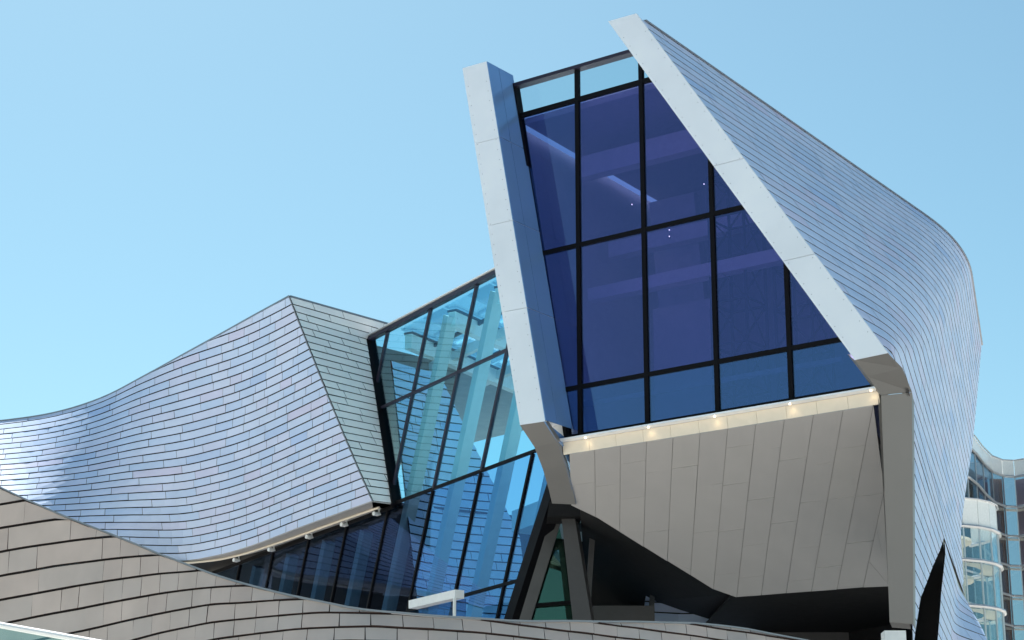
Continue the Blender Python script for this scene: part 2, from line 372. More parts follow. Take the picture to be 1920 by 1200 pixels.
# ================================================================== atrium glass wall
def GP(t, z, off=0.0): p = G0 + eG * t + nG * off; return Vector((p.x, p.y, z))
RK = .45
def t_m(k, z): return -0.37 + 2.5 * k + RK * (z - 12.464)
Zg = [5.0, 9.5, 12.50, 15.32, 17.42]
TG = (GT - G0).dot(eG)
def left_edge(z): return TG * (z - G0.z) / (GT.z - G0.z)
def right_edge(z): return 7.97 + (z - 11.08) * .68 if z < 12.5 else 8.94 + (z - 12.5) * .1
curtain = bpy.data.objects.new('atrium_glass_wall', None); link(curtain, museum)
def poly_pane(poly, name='pane', mat=None, par=None):
    if len(poly) < 3: return
    prism(name, [GP(t, z, -.012) for t, z in poly], nG * .024, mat or M['glass_atrium'], par or curtain)
for k in range(-3, 5):
    for j in range(2, 4):                            # above the wing soffit level
        z0, z1 = Zg[j], Zg[j + 1]
        q = [(t_m(k, z0), z0), (t_m(k + 1, z0), z0), (t_m(k + 1, z1), z1), (t_m(k, z1), z1)]
        q = clip_half(q, lambda p: p[0] - left_edge(p[1])); 
        if q: q = clip_half(q, lambda p: 9.1 - p[0])
        if q: poly_pane(q)
for k in range(-8, 5):
    bands = [(Zg[0], Zg[1]), (Zg[1], Zg[2])] if k >= 1 else [(Zg[0], Zg[2] - .06)]
    for z0, z1 in bands:
        q = [(t_m(k, z0), z0), (t_m(k + 1, z0), z0), (t_m(k + 1, z1), z1), (t_m(k, z1), z1)]
        q = clip_half(q, lambda p: 7.97 + (p[1] - 11.08) * .68 - p[0])
        if q: poly_pane(q, mat=M['glass_lobby'] if k < 1 else M['glass_lower'])
MW = .075
for k in range(-3, 4):
    # mullion above the soffit level: clipped to the slanting left edge
    z0, z1 = Zg[2], Zg[4]
    den = RK - TG / (GT.z - G0.z)
    zc_ = 12.464 + (0 - (-0.37 + 2.5 * k)) / den      # where the mullion leaves the slanted edge
    za = max(z0, zc_)
    if za < z1 - .1 and t_m(k, z1) < 9.0:
        bar('mullion', GP(t_m(k, za), za), GP(t_m(k, z1), z1), MW, .09, nG, M['frame_violet'], curtain)
for k in range(-8, 4):
    z0, z1 = Zg[0], Zg[2] - .05
    if t_m(k, z1) > 8.9: continue
    zz = z0
    if t_m(k, z0) > 7.97 + (z0 - 11.08) * .68: zz = 11.08 + (t_m(k, 11.08) - 7.97) / (.68 - RK); zz = max(zz, z0)
    if zz < z1: bar('mullion', GP(t_m(k, zz), zz), GP(t_m(k, z1), z1), MW, .09, nG, M['frame'], curtain)
bar('transom', GP(left_edge(15.32), 15.32), GP(9.0, 15.32), MW, .08, nG, M['frame_violet'], curtain)
bar('transom', GP(0.02, 12.50), GP(9.0, 12.50), MW, .08, nG, M['frame'], curtain)
bar('transom', GP(t_m(1, 9.5), 9.5), GP(6.85, 9.5), MW, .08, nG, M['frame'], curtain)
bar('transom', GP(-22, 12.40), GP(-.05, 12.40), .10, .15, nG, M['frame'], curtain)
bar('edge_frame', GP(TG - .03, GT.z + .06), GP(.03, G0.z - .02), .15, .30, nG, M['frame'], curtain)
bar('top_frame', GP(TG - .05, 17.47, .02), GP(9.1, 17.47, .02), .11, .16, nG, M['frame_violet'], curtain)
bar('top_flashing', GP(TG + .1, 17.57, .03), GP(9.1, 17.55, .03), .03, .20, nG, M['white_steel'], curtain)
bar('edge_frame', GP(7.97 + 1.5 * .68, 12.58, .02), GP(7.97 - 6 * .68, 5.08, .02), .34, .36, nG, M['frame'], curtain)
# raked white columns just inside the glass, roof beams on top of them
for k in range(-7, 4):
    zt_ = 17.25 if t_m(k, 17.2) > TG + .4 and k >= -1 else 12.3
    zb_ = 5.0
    w = .27
    if k == -1:
        MB().bar(GP(t_m(k, 12.2) + .28, 12.2, -.5), GP(t_m(k, zb_) + .28, zb_, -.5), w, .30, nG).build('column', M['column'], museum)
        continue
    MB().bar(GP(t_m(k, zt_) + .28, zt_, -.5), GP(t_m(k, zb_) + .28, zb_, -.5), w, .30, nG).build('column', M['column'], museum)
bdir = Vector((.52, .85, 0)).normalized()
for k in range(-1, 4):
    a = GP(t_m(k, 17.2) + .36, 17.15, -.5); b = a + bdir * 11
    MB().bar(a, b, .22, .42, (0, 0, 1)).build('roof_beam', M['white_steel'], museum)
    MB().bar(a + Vector((0, 0, .245)), b + Vector((0, 0, .245)), .30, .06, (0, 0, 1)).build('beam_cap', M['frame_violet'], museum)
for d in (2.2, 4.6, 7.0, 9.4):
    a = GP(-1.6, 17.2, -.5) + bdir * d; b = GP(9.3, 17.2, -.5) + bdir * d
    MB().bar(a, b, .16, .26, (0, 0, 1)).build('purlin', M['white_steel'], museum)
for i in range(4):
    for j in range(4):
        d0 = [0, 2.2, 4.6, 7.0, 9.4][j] + .05; d1 = [0, 2.2, 4.6, 7.0, 9.4][j + 1] - .05
        k0 = -1 + i; a0 = GP(t_m(k0, 17.2) + .4, 17.44, -.2); a1 = GP(t_m(k0 + 1, 17.2) + .32, 17.44, -.2)
        prism('roof_pane', [a0 + bdir * d0, a1 + bdir * d0, a1 + bdir * d1, a0 + bdir * d1], (0, 0, .025), M['glass_roof'], museum)
# tiled wall that carries on inside the atrium, curving away
def crv_plan(p0, az0, az1, L, n=40):
    pts = [Vector(p0)]; 
    for i in range(n):
        a = R(lerp(az0, az1, smooth01(i / n))); pts.append(pts[-1] + Vector((math.sin(a), math.cos(a), 0)) * (L / n))
    return pts
IN = crv_plan(GP(-.1, 0, -.35), 38, 70, 3.0, 20); IN = IN + [p for p in crv_plan(IN[-1], 70, -35, 4.2, 30)][1:]
INL = [0.0]
for i in range(len(IN) - 1): INL.append(INL[-1] + (IN[i + 1] - IN[i]).length)
def inP(s, v):
    s = max(0, min(INL[-1] - 1e-4, s)); i = 0
    while INL[i + 1] < s: i += 1
    p = lerp(IN[i], IN[i + 1], (s - INL[i]) / (INL[i + 1] - INL[i]))
    lean = (v - 4.0) * -.12
    return Vector((p.x + lean, p.y, 8.6 + v))
tile_surface(inP, [.24 * k for k in range(0, 34)], lambda v: [(0, max(.9, 3.7 - .42 * max(0, v - 3.4) - .5 * max(0, 2.0 - v)))], lambda u, v: random.choice([.9, 1.2, 1.5]), Vector((.6, -.8, 0)),
    M['reveal'], M['tile'], museum, 'atrium_inner_wall', 'inner_tile', 'inner_tiles_rest', gap_v=.03, gap_u=.02, nseg=2, usample=30)
# second inner tiled wall towards the tower, and a white mezzanine edge
IN2 = crv_plan(GP(4.6, 0, -4.6), 60, 125, 3.2, 24)
L2 = 3.2
def in2P(s, v):
    t = max(0, min(.9999, s / L2)) * 24; i = int(t); p = lerp(IN2[i], IN2[i + 1], t - i)
    return Vector((p.x, p.y, 6.5 + v))
tile_surface(in2P, [.26 * k for k in range(0, 19)], lambda v: [(.12 * max(0, v - 1.5) ** 1.4, L2 - .1)], lambda u, v: random.choice([.9, 1.2, 1.5]), Vector((.2, -.9, 0)),
    M['reveal'], M['tile'], museum, 'lobby_inner_wall', 'lobby_tile', 'lobby_tiles_rest', gap_v=.03, gap_u=.02, nseg=2, usample=20)
mz = [GP(3.4, 0, -1.6), GP(9.5, 0, -1.2), GP(9.5, 0, -9), GP(4.6, 0, -9), GP(3.2, 0, -4.0)]
prism('mezzanine', [Vector((p.x, p.y, 11.3)) for p in mz], (0, 0, .55), M['white_steel'], museum)
for k in range(3):
    a = GP(4.6 + 1.5 * k, 0, -2.4); 
    MB().prism([Vector((a.x, a.y, 11.25)), Vector((a.x, a.y, 11.25)) + eG * 1.1, Vector((a.x, a.y, 11.25)) + eG * 1.1 - nG * 1.6, Vector((a.x, a.y, 11.25)) - nG * 1.6], (0, 0, .045)).build('ceiling_recess', M['dark_steel'], museum)
# lobby back wall and floor (dim)
prism('lobby_floor', [Vector((p.x, p.y, 5.2)) for p in (GP(-22, 0, -.1), GP(6, 0, -.1), GP(8, 0, -14), GP(-22, 0, -14))], (0, 0, .2), M['concrete'], museum)
prism('lobby_back_wall', [GP(-26, 5.4, -8.5), GP(-.8, 5.4, -8.5), GP(-.8, 12.6, -8.5), GP(-26, 12.6, -8.5)], nG * -.3, M['dark'], museum)
prism('lobby_back_wall', [GP(-.7, 5.4, -9), GP(9.5, 5.4, -9), GP(9.5, 11.2, -9), GP(-.7, 11.2, -9)], nG * -.3, M['dark'], museum)
prism('lobby_ceiling', [Vector((p.x, p.y, 12.56)) for p in (GP(-22, 0, 4.0), GP(-15, 0, 2.6), GP(-9, 0, .3), GP(-.4, 0, .3), GP(-.4, 0, -9), GP(-24, 0, -9))], (0, 0, .05), M['dark'], museum)

# ================================================================== cantilevered gallery window
tower = museum
def WP(t, z, off=0.0): p = Vector((1.176, 42.000, 11.413)) + eW * t + nW * off; return Vector((p.x, p.y, z))
W0 = Vector((1.176, 42.000, 11.413))
def wt(p): return (Vector(p) - W0).dot(eW)
Z_SILL, Z_TOP = 11.41, 19.77
FL = [Vector(p) for p in [(-1.111, 42.448, 20.056), (-0.569, 42.047, 20.048), (0.682, 41.122, 11.602), (0.166, 41.503, 11.615)]]
FR = [Vector(p) for p in [(2.047, 40.112, 20.123), (2.624, 39.684, 20.109), (6.944, 36.488, 11.771), (6.397, 36.892, 11.750)]]
def w_left(z): return table([11.41, 19.77], [0.0, wt((0.060, 42.826, 19.777))], z) + (0 if z >= 11.41 else 0)
fr_a, fr_b = wt(FR[3]), wt(FR[0])
def w_right(z): return lerp(fr_a, fr_b, (z - FR[3].z) / (FR[0].z - FR[3].z)) + .02
win = bpy.data.objects.new('gallery_window', None); link(win, museum)
tm = [wt((1.440, 41.805, 15.175)), wt((2.750, 40.835, 15.095)), wt((4.110, 39.829, 13.963)), wt((5.473, 38.820, 12.770))]
tm = [tm[0] + 1.67 * k for k in range(4)]
zt = [Z_SILL, 12.51, 15.66, 19.02, Z_TOP]
tc = [-3.0] + tm + [12.0]
for i in range(len(tc) - 1):
    for j in range(4):
        q = [(tc[i], zt[j]), (tc[i + 1], zt[j]), (tc[i + 1], zt[j + 1]), (tc[i], zt[j + 1])]
        q = clip_half(q, lambda p: p[0] - w_left(p[1]))
        if q: q = clip_half(q, lambda p: w_right(p[1]) - p[0])
        if len(q) > 2: prism('pane', [WP(t, z, -.012) for t, z in q], nW * .024, M['glass_clear'] if j == 3 else M['glass_spandrel'] if j == 0 else M['glass_dark_b'] if i == 0 else M[['glass_dark', 'glass_dark_c'][(i * 2 + j) % 3 % 2]], win)
for t in tm:
    z1 = Z_TOP
    if t > w_right(Z_TOP): z1 = FR[3].z + (t - .02 - fr_a) / (fr_b - fr_a) * (FR[0].z - FR[3].z)
    bar('mullion', WP(t, Z_SILL), WP(t, z1), .10, .09, nW, M['frame'], win)
for z in zt[1:4]: bar('transom', WP(w_left(z), z), WP(w_right(z), z), .095 if z < 19 else .11, .08, nW, M['frame'], win)
bar('bottom_frame', WP(-.02, Z_SILL + .03), WP(w_right(Z_SILL) + .2, Z_SILL + .03), .10, .20, nW, M['frame'], win)
bar('top_frame', WP(w_left(Z_TOP), Z_TOP), WP(w_right(Z_TOP), Z_TOP), .08, .22, nW, M['frame_violet'], win)
bar('left_frame', WP(w_left(Z_SILL) + .02, Z_SILL), WP(w_left(Z_TOP) + .02, Z_TOP), .09, .22, nW, M['frame'], win)
# white sill and fascia with downlights
prism('window_sill', [WP(-.1, 11.34, .34), WP(w_right(11.4) - .12, 11.34, .34), WP(w_right(11.4) - .12, 11.34, -.2), WP(-.1, 11.34, -.2)], (0, 0, .035), M['panel'], museum)
NF = 11; f0, f1 = -.05, wt((6.953, 37.601, 11.088))
fas = bpy.data.objects.new('fascia', None); link(fas, museum)
for k in range(NF):
    a, b = lerp(f0, f1, k / NF) + .003, lerp(f0, f1, (k + 1) / NF) - .003
    prism('fascia_panel', [WP(a, 11.335, .13), WP(b, 11.335, .13), WP(b, 11.085, .10), WP(a, 11.085, .10)], nW * -.03, M['fascia'], fas)
for x in ((1.605, 41.558, 11.162), (2.852, 40.636, 11.205), (4.106, 39.707, 11.204), (5.470, 38.698, 11.205), (6.870, 37.662, 11.218)):
    t = wt(x); p = WP(t, 11.33, .24)
    MB().tube([p, p + Vector((0, 0, -.012))], .022, 12).build('downlight', M['lamp'], museum)
    l = bpy.data.lights.new('downlight_lamp', 'SPOT'); l.energy = .4; l.color = (1, .74, .42); l.spot_size = R(120); l.spot_blend = .8; l.shadow_soft_size = .04
    lo = bpy.data.objects.new('downlight_lamp', l); link(lo, museum); lo.location = p + Vector((0, 0, -.03)); lo.rotation_euler = (nW * .55 + Vector((0, 0, 1))).to_track_quat('Z', 'Y').to_euler()

# fins either side of the window: folded white metal panels
def fin(F, joints, name, cw=.99, cb=.982):
    o = bpy.data.objects.new(name, None); link(o, museum)
    cuts = [0] + joints + [1]
    for i in range(len(cuts) - 1):
        a, b = cuts[i] + (.0006 if i else 0), cuts[i + 1] - (.0006 if i + 2 < len(cuts) else 0)
        q = [lerp(F[0], F[3], a), lerp(F[1], F[2], a), lerp(F[1], F[2], b), lerp(F[0], F[3], b)]
        prism('fin_panel', q, nW * -.05, M['panel'], o)
    core = [lerp(F[0], F[1], .01), lerp(F[0], F[1], cw), lerp(lerp(F[0], F[3], cb), lerp(F[1], F[2], cb), cw), lerp(lerp(F[0], F[3], cb), lerp(F[1], F[2], cb), .01)]
    prism('fin_core', [p - nW * .052 for p in core], nW * -.93, M['panel'], o)
    # screws along the two long edges
    for e in (.12, .88):
        sc = MB()
        for k in range(2, 34):
            p = lerp(lerp(F[0], F[3], k / 35), lerp(F[1], F[2], k / 35), e) ; sc.tube([p - nW * .005, p + nW * .004], .008, 6)
        tag(sc.build('screws', M['cap'], o), kind='stuff')
    return o
fl = fin(FL, [.225, .46, .70], 'left_fin'.replace('left_', 'window_'))
fr = fin(FR, [.46, .735], 'window_fin', .7, .93)
# panelled inner face of the far fin
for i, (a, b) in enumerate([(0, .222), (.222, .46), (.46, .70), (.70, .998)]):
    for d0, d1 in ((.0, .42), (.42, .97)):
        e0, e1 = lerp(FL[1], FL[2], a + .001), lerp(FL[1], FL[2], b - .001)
        prism('inner_panel', [e0 - nW * (d0 + .008), e0 - nW * (d1 - .006), e1 - nW * (d1 - .006), e1 - nW * (d0 + .008)], eW * .02, M['panel_shade'], fl)

# folded undersides: left fin sweeps back under, right fin becomes the pier
def strip(name, L_, R_, mat, parent, thick, vec):
    n = len(L_); vs = [Vector(p) for p in L_] + [Vector(p) for p in R_]
    fs = [(k, k + 1, n + k + 1, n + k) for k in range(n - 1)]
    vs2 = [v + Vector(vec) * thick for v in vs]; m_ = 2 * n
    fs2 = [tuple(m_ + i for i in reversed(f)) for f in fs] + [(k + 1, k, m_ + k, m_ + k + 1) for k in range(n - 1)] + [(n + k, n + k + 1, m_ + n + k + 1, m_ + n + k) for k in range(n - 1)]
    return mesh(name, vs + vs2, fs + fs2 + [(0, n, m_ + n, m_), (n - 1, m_ + n - 1, m_ + 2 * n - 1, 2 * n - 1)], mat, parent)
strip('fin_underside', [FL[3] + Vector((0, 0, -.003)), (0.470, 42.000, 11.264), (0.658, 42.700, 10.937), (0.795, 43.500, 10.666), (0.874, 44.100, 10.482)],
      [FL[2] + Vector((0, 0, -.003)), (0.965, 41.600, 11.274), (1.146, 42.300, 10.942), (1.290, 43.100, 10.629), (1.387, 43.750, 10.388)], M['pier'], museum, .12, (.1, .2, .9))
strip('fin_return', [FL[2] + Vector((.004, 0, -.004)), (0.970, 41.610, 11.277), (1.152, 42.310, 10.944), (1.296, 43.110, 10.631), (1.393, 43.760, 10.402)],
      [(1.143, 42.024, 11.453), (1.167, 42.131, 11.271), (1.231, 42.900, 11.121), (1.337, 43.500, 10.736), (1.405, 43.950, 10.452)], M['panel_shade'], museum, .03, (-1, 0, 0))
PT_L, PT_R = Vector((6.954, 37.450, 11.215)), Vector((7.540, 37.450, 11.278))
PB_L, PB_R = Vector((7.085, 38.500, 7.097)), Vector((7.533, 38.500, 7.057))
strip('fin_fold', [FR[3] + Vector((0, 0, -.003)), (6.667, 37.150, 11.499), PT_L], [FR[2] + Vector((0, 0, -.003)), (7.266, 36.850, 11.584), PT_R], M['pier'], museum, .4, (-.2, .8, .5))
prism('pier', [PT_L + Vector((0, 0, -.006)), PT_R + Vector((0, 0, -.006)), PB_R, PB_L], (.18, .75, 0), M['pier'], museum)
MB().box((7.0, 38.6, 0), (7.4, 39.0, 6.95)).build('pier_base', M['white_steel'], museum)

# sloping soffit of panels
S0 = Vector((1.203, 41.856, 11.094)); S1 = Vector((6.953, 37.601, 11.088)); SU = (S1 - S0).normalized(); SVv = Vector((.04, .95, -.31)).normalized()
def suv(p):
    d = Vector(p) - S0; c_ = SU.dot(SVv); a = d.dot(SU); b = d.dot(SVv); v = (b - a * c_) / (1 - c_ * c_); return (a - v * c_, v)
sb = [suv(p) for p in [(1.203, 41.856, 11.094), (1.390, 43.848, 10.420), (4.902, 46.409, 8.783), (8.173, 44.187, 8.717)]]
def s_end(u):
    u = min(max(u, sb[1][0]), sb[3][0]); return table([sb[1][0], sb[2][0], sb[3][0]], [sb[1][1], sb[2][1], sb[3][1]], u)
SW = sb[3][0]; print('soffit', sb)
def softP(s, v): return S0 + SU * v + SVv * s        # strips run front to back, so rows step along the sill
NSO = 13
SL = (S1 - S0).length
def s_start(u):
    if u > SL: return (u - SL) / max(1e-6, sb[3][0] - SL) * sb[3][1]
    if u < 0: return -u / max(1e-6, -sb[1][0]) * sb[1][1] if sb[1][0] < 0 else 0
    return 0.0
u_lo, u_hi = min(sb[0][0], sb[1][0]), max(sb[3][0], (S1 - S0).length)
tile_surface(softP, [lerp(u_lo, u_hi, k / NSO) for k in range(NSO + 1)], lambda v: [(s_start(v), max(s_start(v) + .05, s_end(v)))], lambda u, v: random.choice([1.5, 2.0, 2.6]), Vector((0, -.3, -1)),
    M['joint'], M['soffit'], museum, 'tower_soffit', 'soffit_panel', 'soffit_rest', gap_v=.009, gap_u=.007, thick=(.02, .02), nseg=1, usample=8)

# ================================================================== tower flank
FE = [Vector(p) for p in [(2.624, 39.684, 20.109), (6.944, 36.488, 11.771), (7.266, 36.850, 11.584), (7.540, 37.450, 11.278), (7.533, 38.500, 7.057), (7.55, 39.2, 2.0)]]
FE = [p + Vector((-.02, .05, 0)) for p in FE]
ZTOP = FE[0].z - .02
def edgeE(z):
    for i in range(len(FE) - 1):
        if z >= FE[i + 1].z: return lerp(FE[i + 1], FE[i], (z - FE[i + 1].z) / (FE[i].z - FE[i + 1].z))
    return FE[-1]
KT = Vector((12.834, 54.924, 20.100)); KB = edgeE(11.75)
FF = [((15.604, 65.500, 20.263)), ((14.623, 63.500, 16.350)), ((13.924, 62.000, 14.321)), ((13.278, 60.000, 12.786))]
FFz = [(p[2], p[0], p[1]) for p in FF]; FFz.sort()
def edgeF(z):
    x = table([q[0] for q in FFz], [q[1] for q in FFz], z); y = table([q[0] for q in FFz], [q[2] for q in FFz], z); return Vector((x, y, z))
@lru_cache(maxsize=None)
def flank_row(zi):
    z = zi / 1000
    E = edgeE(z); E = Vector((E.x, E.y, z)); F_ = edgeF(z)
    pts = []
    f = (z - KB.z) / (KT.z - KB.z)
    if f > 0:
        K = lerp(KB, KT, f); K.z = z
        a = min(3.0, .6 * (K - E).length, .45 * (F_ - K).length); dA = (K - E).normalized(); dB = (F_ - K).normalized()
        p0, p2 = K - dA * a, K + dB * a
        pts = [lerp(E, p0, i / 6) for i in range(6)] + [p0 * (1 - t) ** 2 + K * 2 * t * (1 - t) + p2 * t * t for t in [i / 14 for i in range(14)]] + [lerp(p2, F_, i / 6) for i in range(7)]
    else:
        d = (F_ - E).normalized(); Lb = (F_ - E).length
        fl_ = smooth01((11.3 - z) / 3.0)
        if fl_ > 0:
            # the foot of the wall flares outwards at its far end
            base = E + d * (Lb * (.80 - .22 * fl_)); a = R(14); p = base.copy(); pts = [lerp(E, base, i / 8) for i in range(8)] + [p.copy()]
            for i in range(16):
                ang = a + R(20) * fl_ * smooth01(i / 10); p = p + Vector((math.sin(ang), math.cos(ang), 0)) * (.17 * Lb / 16); pts.append(p.copy())
        else: pts = [lerp(E, F_, i / 12) for i in range(13)]
    L_ = [0.0]
    for i in range(len(pts) - 1): L_.append(L_[-1] + (pts[i + 1] - pts[i]).length)
    return pts, L_
def flankP(s, z):
    pts, L_ = flank_row(int(round(max(4.0, min(ZTOP, z)) * 1000)))
    if s <= 0: return pts[0] + (pts[1] - pts[0]).normalized() * s
    i = 0
    while i < len(L_) - 2 and L_[i + 1] < s: i += 1
    return lerp(pts[i], pts[i + 1], (s - L_[i]) / max(1e-6, L_[i + 1] - L_[i]))
def slit(z):                                          # dark triangular opening low in the flank
    a = table([5.0, 6.7, 7.85, 9.08, 10.1, 10.58], [0.15, .15, 2.2, 6.2, 9.9, 11.4], z); b = table([5.0, 7.55, 9.06, 10.3, 10.58], [6.0, 7.1, 9.4, 11.9, 11.9], z); return a, b
def flank_span(z):
    e = flank_row(int(round(max(4.0, min(ZTOP, z)) * 1000)))[1][-1] - .02
    if z < 10.6: a, b = slit(z); return [(.0, a), (b, e)]
    return [(.0, e)]
TH = .30
zr = [ZTOP - TH * k for k in range(0, 200) if ZTOP - TH * k > 10.58]; zr = zr + [10.58]
tile_surface(flankP, list(reversed(zr)), flank_span, lambda u, v: random.choice([1.1, 1.5, 1.9]), Vector((1, -.3, .3)),
    M['reveal'], M['tile'], museum, 'tower_flank', 'flank_tile', 'far_flank_tiles', gap_v=.022, gap_u=.018, inset=.03, tilt=.0004, thick=(.008, .005), nseg=4, usample=40)
zr2 = [10.57 - TH * k for k in range(0, 19)]
tile_surface(flankP, list(reversed(zr2)), lambda z: [(0, slit(z)[0]), (slit(z)[1], flank_row(int(round(max(4.0, z) * 1000)))[1][-1] - .02)], lambda u, v: random.choice([1.1, 1.5, 1.9]), Vector((1, -.3, .3)),
    M['reveal'], M['tile'], museum, 'tower_flank_base', 'base_tile', 'far_base_tiles', gap_v=.022, gap_u=.018, inset=.03, tilt=.0004, thick=(.008, .005), nseg=4, usample=30)
mb = MB()
tp = [flankP(lerp(.35, flank_row(int(round(ZTOP * 1000)))[1][-1] - .05, k / 50), ZTOP) for k in range(51)]
for k in range(50):
    mb.prism([tp[k] + Vector((.05, -.02, 0)), tp[k + 1] + Vector((.05, -.02, 0)), tp[k + 1] + Vector((-.35, .2, 0)), tp[k] + Vector((-.35, .2, 0))], (0, 0, .025))
mb.build('tower_coping', M['cap'], museum)
# dark lining behind the slit, other sides, roof and floor of the tower
mesh('slit_lining', [(6.2, 52, 4), (11.05, 52, 4), (11.05, 52, 11.2), (6.2, 52, 11.2)], [(0, 1, 2, 3)], M['dark_steel'], museum)
LB = [WP(w_left(19), 19.0), WP(w_left(11.41), 11.41)]
back = Vector((.55, .835, 0)) * 16
prism('tower_side_wall', [WP(w_left(Z_TOP) - .02, Z_TOP - .9), WP(-.02, 11.3), WP(0, 11.3) + back, WP(w_left(Z_TOP), Z_TOP - .9) + back], (-.25, .18, 0), M['white_steel'], museum)
prism('tower_roof', [WP(w_left(19) + .05, 18.86, -.15), WP(w_right(19) - .1, 18.86, -.15), WP(w_right(19) - .1, 18.86, -.15) + back, WP(w_left(19) + .05, 18.86, -.15) + back], (0, 0, .14), M['interior'], museum)
prism('gallery_floor', [WP(.1, 11.2, -.1), WP(6.7, 11.2, -.1), WP(4.6, 11.2, -5.9), WP(.1, 11.2, -5.9)], (0, 0, .12), M['interior_dim'], museum)
prism('gallery_back_wall', [WP(.1, 11.1, -6), WP(4.4, 11.1, -6), WP(4.4, 14.2, -6), WP(w_right(18.8) - .8, 18.8, -6), WP(w_left(18.8) + .1, 18.8, -6)], nW * -.2, M['interior_dim'], museum)
prism('roof_upstand', [WP(w_left(19) + .3, 19.0, -2.2), WP(1.9, 19.0, -2.2), WP(1.9, 20.05, -2.2), WP(w_left(19) + .3, 20.05, -2.2)], nW * -.2, M['white_steel'], museum)

# recess under the soffit: dark ceiling, posts, glazing
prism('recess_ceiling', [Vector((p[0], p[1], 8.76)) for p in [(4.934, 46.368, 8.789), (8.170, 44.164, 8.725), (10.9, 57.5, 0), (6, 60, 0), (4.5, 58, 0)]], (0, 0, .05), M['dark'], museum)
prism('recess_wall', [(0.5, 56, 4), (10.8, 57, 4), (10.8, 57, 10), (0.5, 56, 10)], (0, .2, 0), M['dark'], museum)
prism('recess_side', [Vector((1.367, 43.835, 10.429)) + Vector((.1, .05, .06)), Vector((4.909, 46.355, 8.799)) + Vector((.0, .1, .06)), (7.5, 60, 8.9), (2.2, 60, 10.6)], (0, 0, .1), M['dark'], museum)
for a, b, w, mt in [((1.078, 47.500, 10.938), (0.284, 47.500, 8.358), .26, 'post_grey'), ((1.922, 48.000, 10.741), (1.732, 48.000, 8.279), .13, 'dark_steel'), ((3.653, 52.000, 10.578), (3.482, 52.000, 8.768), .13, 'dark_steel'), ((5.199, 53.000, 9.872), (5.112, 53.000, 8.701), .11, 'concrete')]:
    a, b = Vector(a), Vector(b); MB().bar(a, b + (b - a) * .5, w, w, (0, 1, 0)).build('post', M[mt], museum)
prism('raking_column', [(1.129, 46.500, 10.691), (1.435, 46.500, 10.691), (1.869, 46.500, 7.830), (1.423, 46.500, 7.830)], (.1, .5, 0), M['dark_steel'], museum)
prism('lobby_pane', [(1.093, 48.200, 10.908), (1.410, 48.200, 9.313), (1.563, 48.200, 8.182), (0.188, 48.200, 8.182)], (0, .02, 0), M['glass_green'], museum)
bar('lobby_rail', (0.376, 48.100, 8.844), (1.442, 48.100, 8.931), .08, .08, (0, 1, 0), M['frame'], museum)
box('reception_counter', Vector((1.974, 50.000, 8.661)) + Vector((0, 0, -.6)), Vector((3.478, 51.000, 9.134)), M['dark_steel'], museum)
prism('recess_beam', [(0.855, 46.200, 10.942), (1.587, 46.200, 10.942), (1.584, 46.200, 10.608), (0.804, 46.200, 10.608)], (0, .9, 0), M['dark'], museum)
S3 = Vector((8.173, 44.187, 8.717))
prism('soffit_closure', [S1 + Vector((-.03, 0, -.02)), S3 + Vector((-.03, 0, -.02)), S3 + Vector((-.03, 0, 1.5)), S1 + Vector((-.03, 0, .6))], (.12, .02, 0), M['pier'], museum)

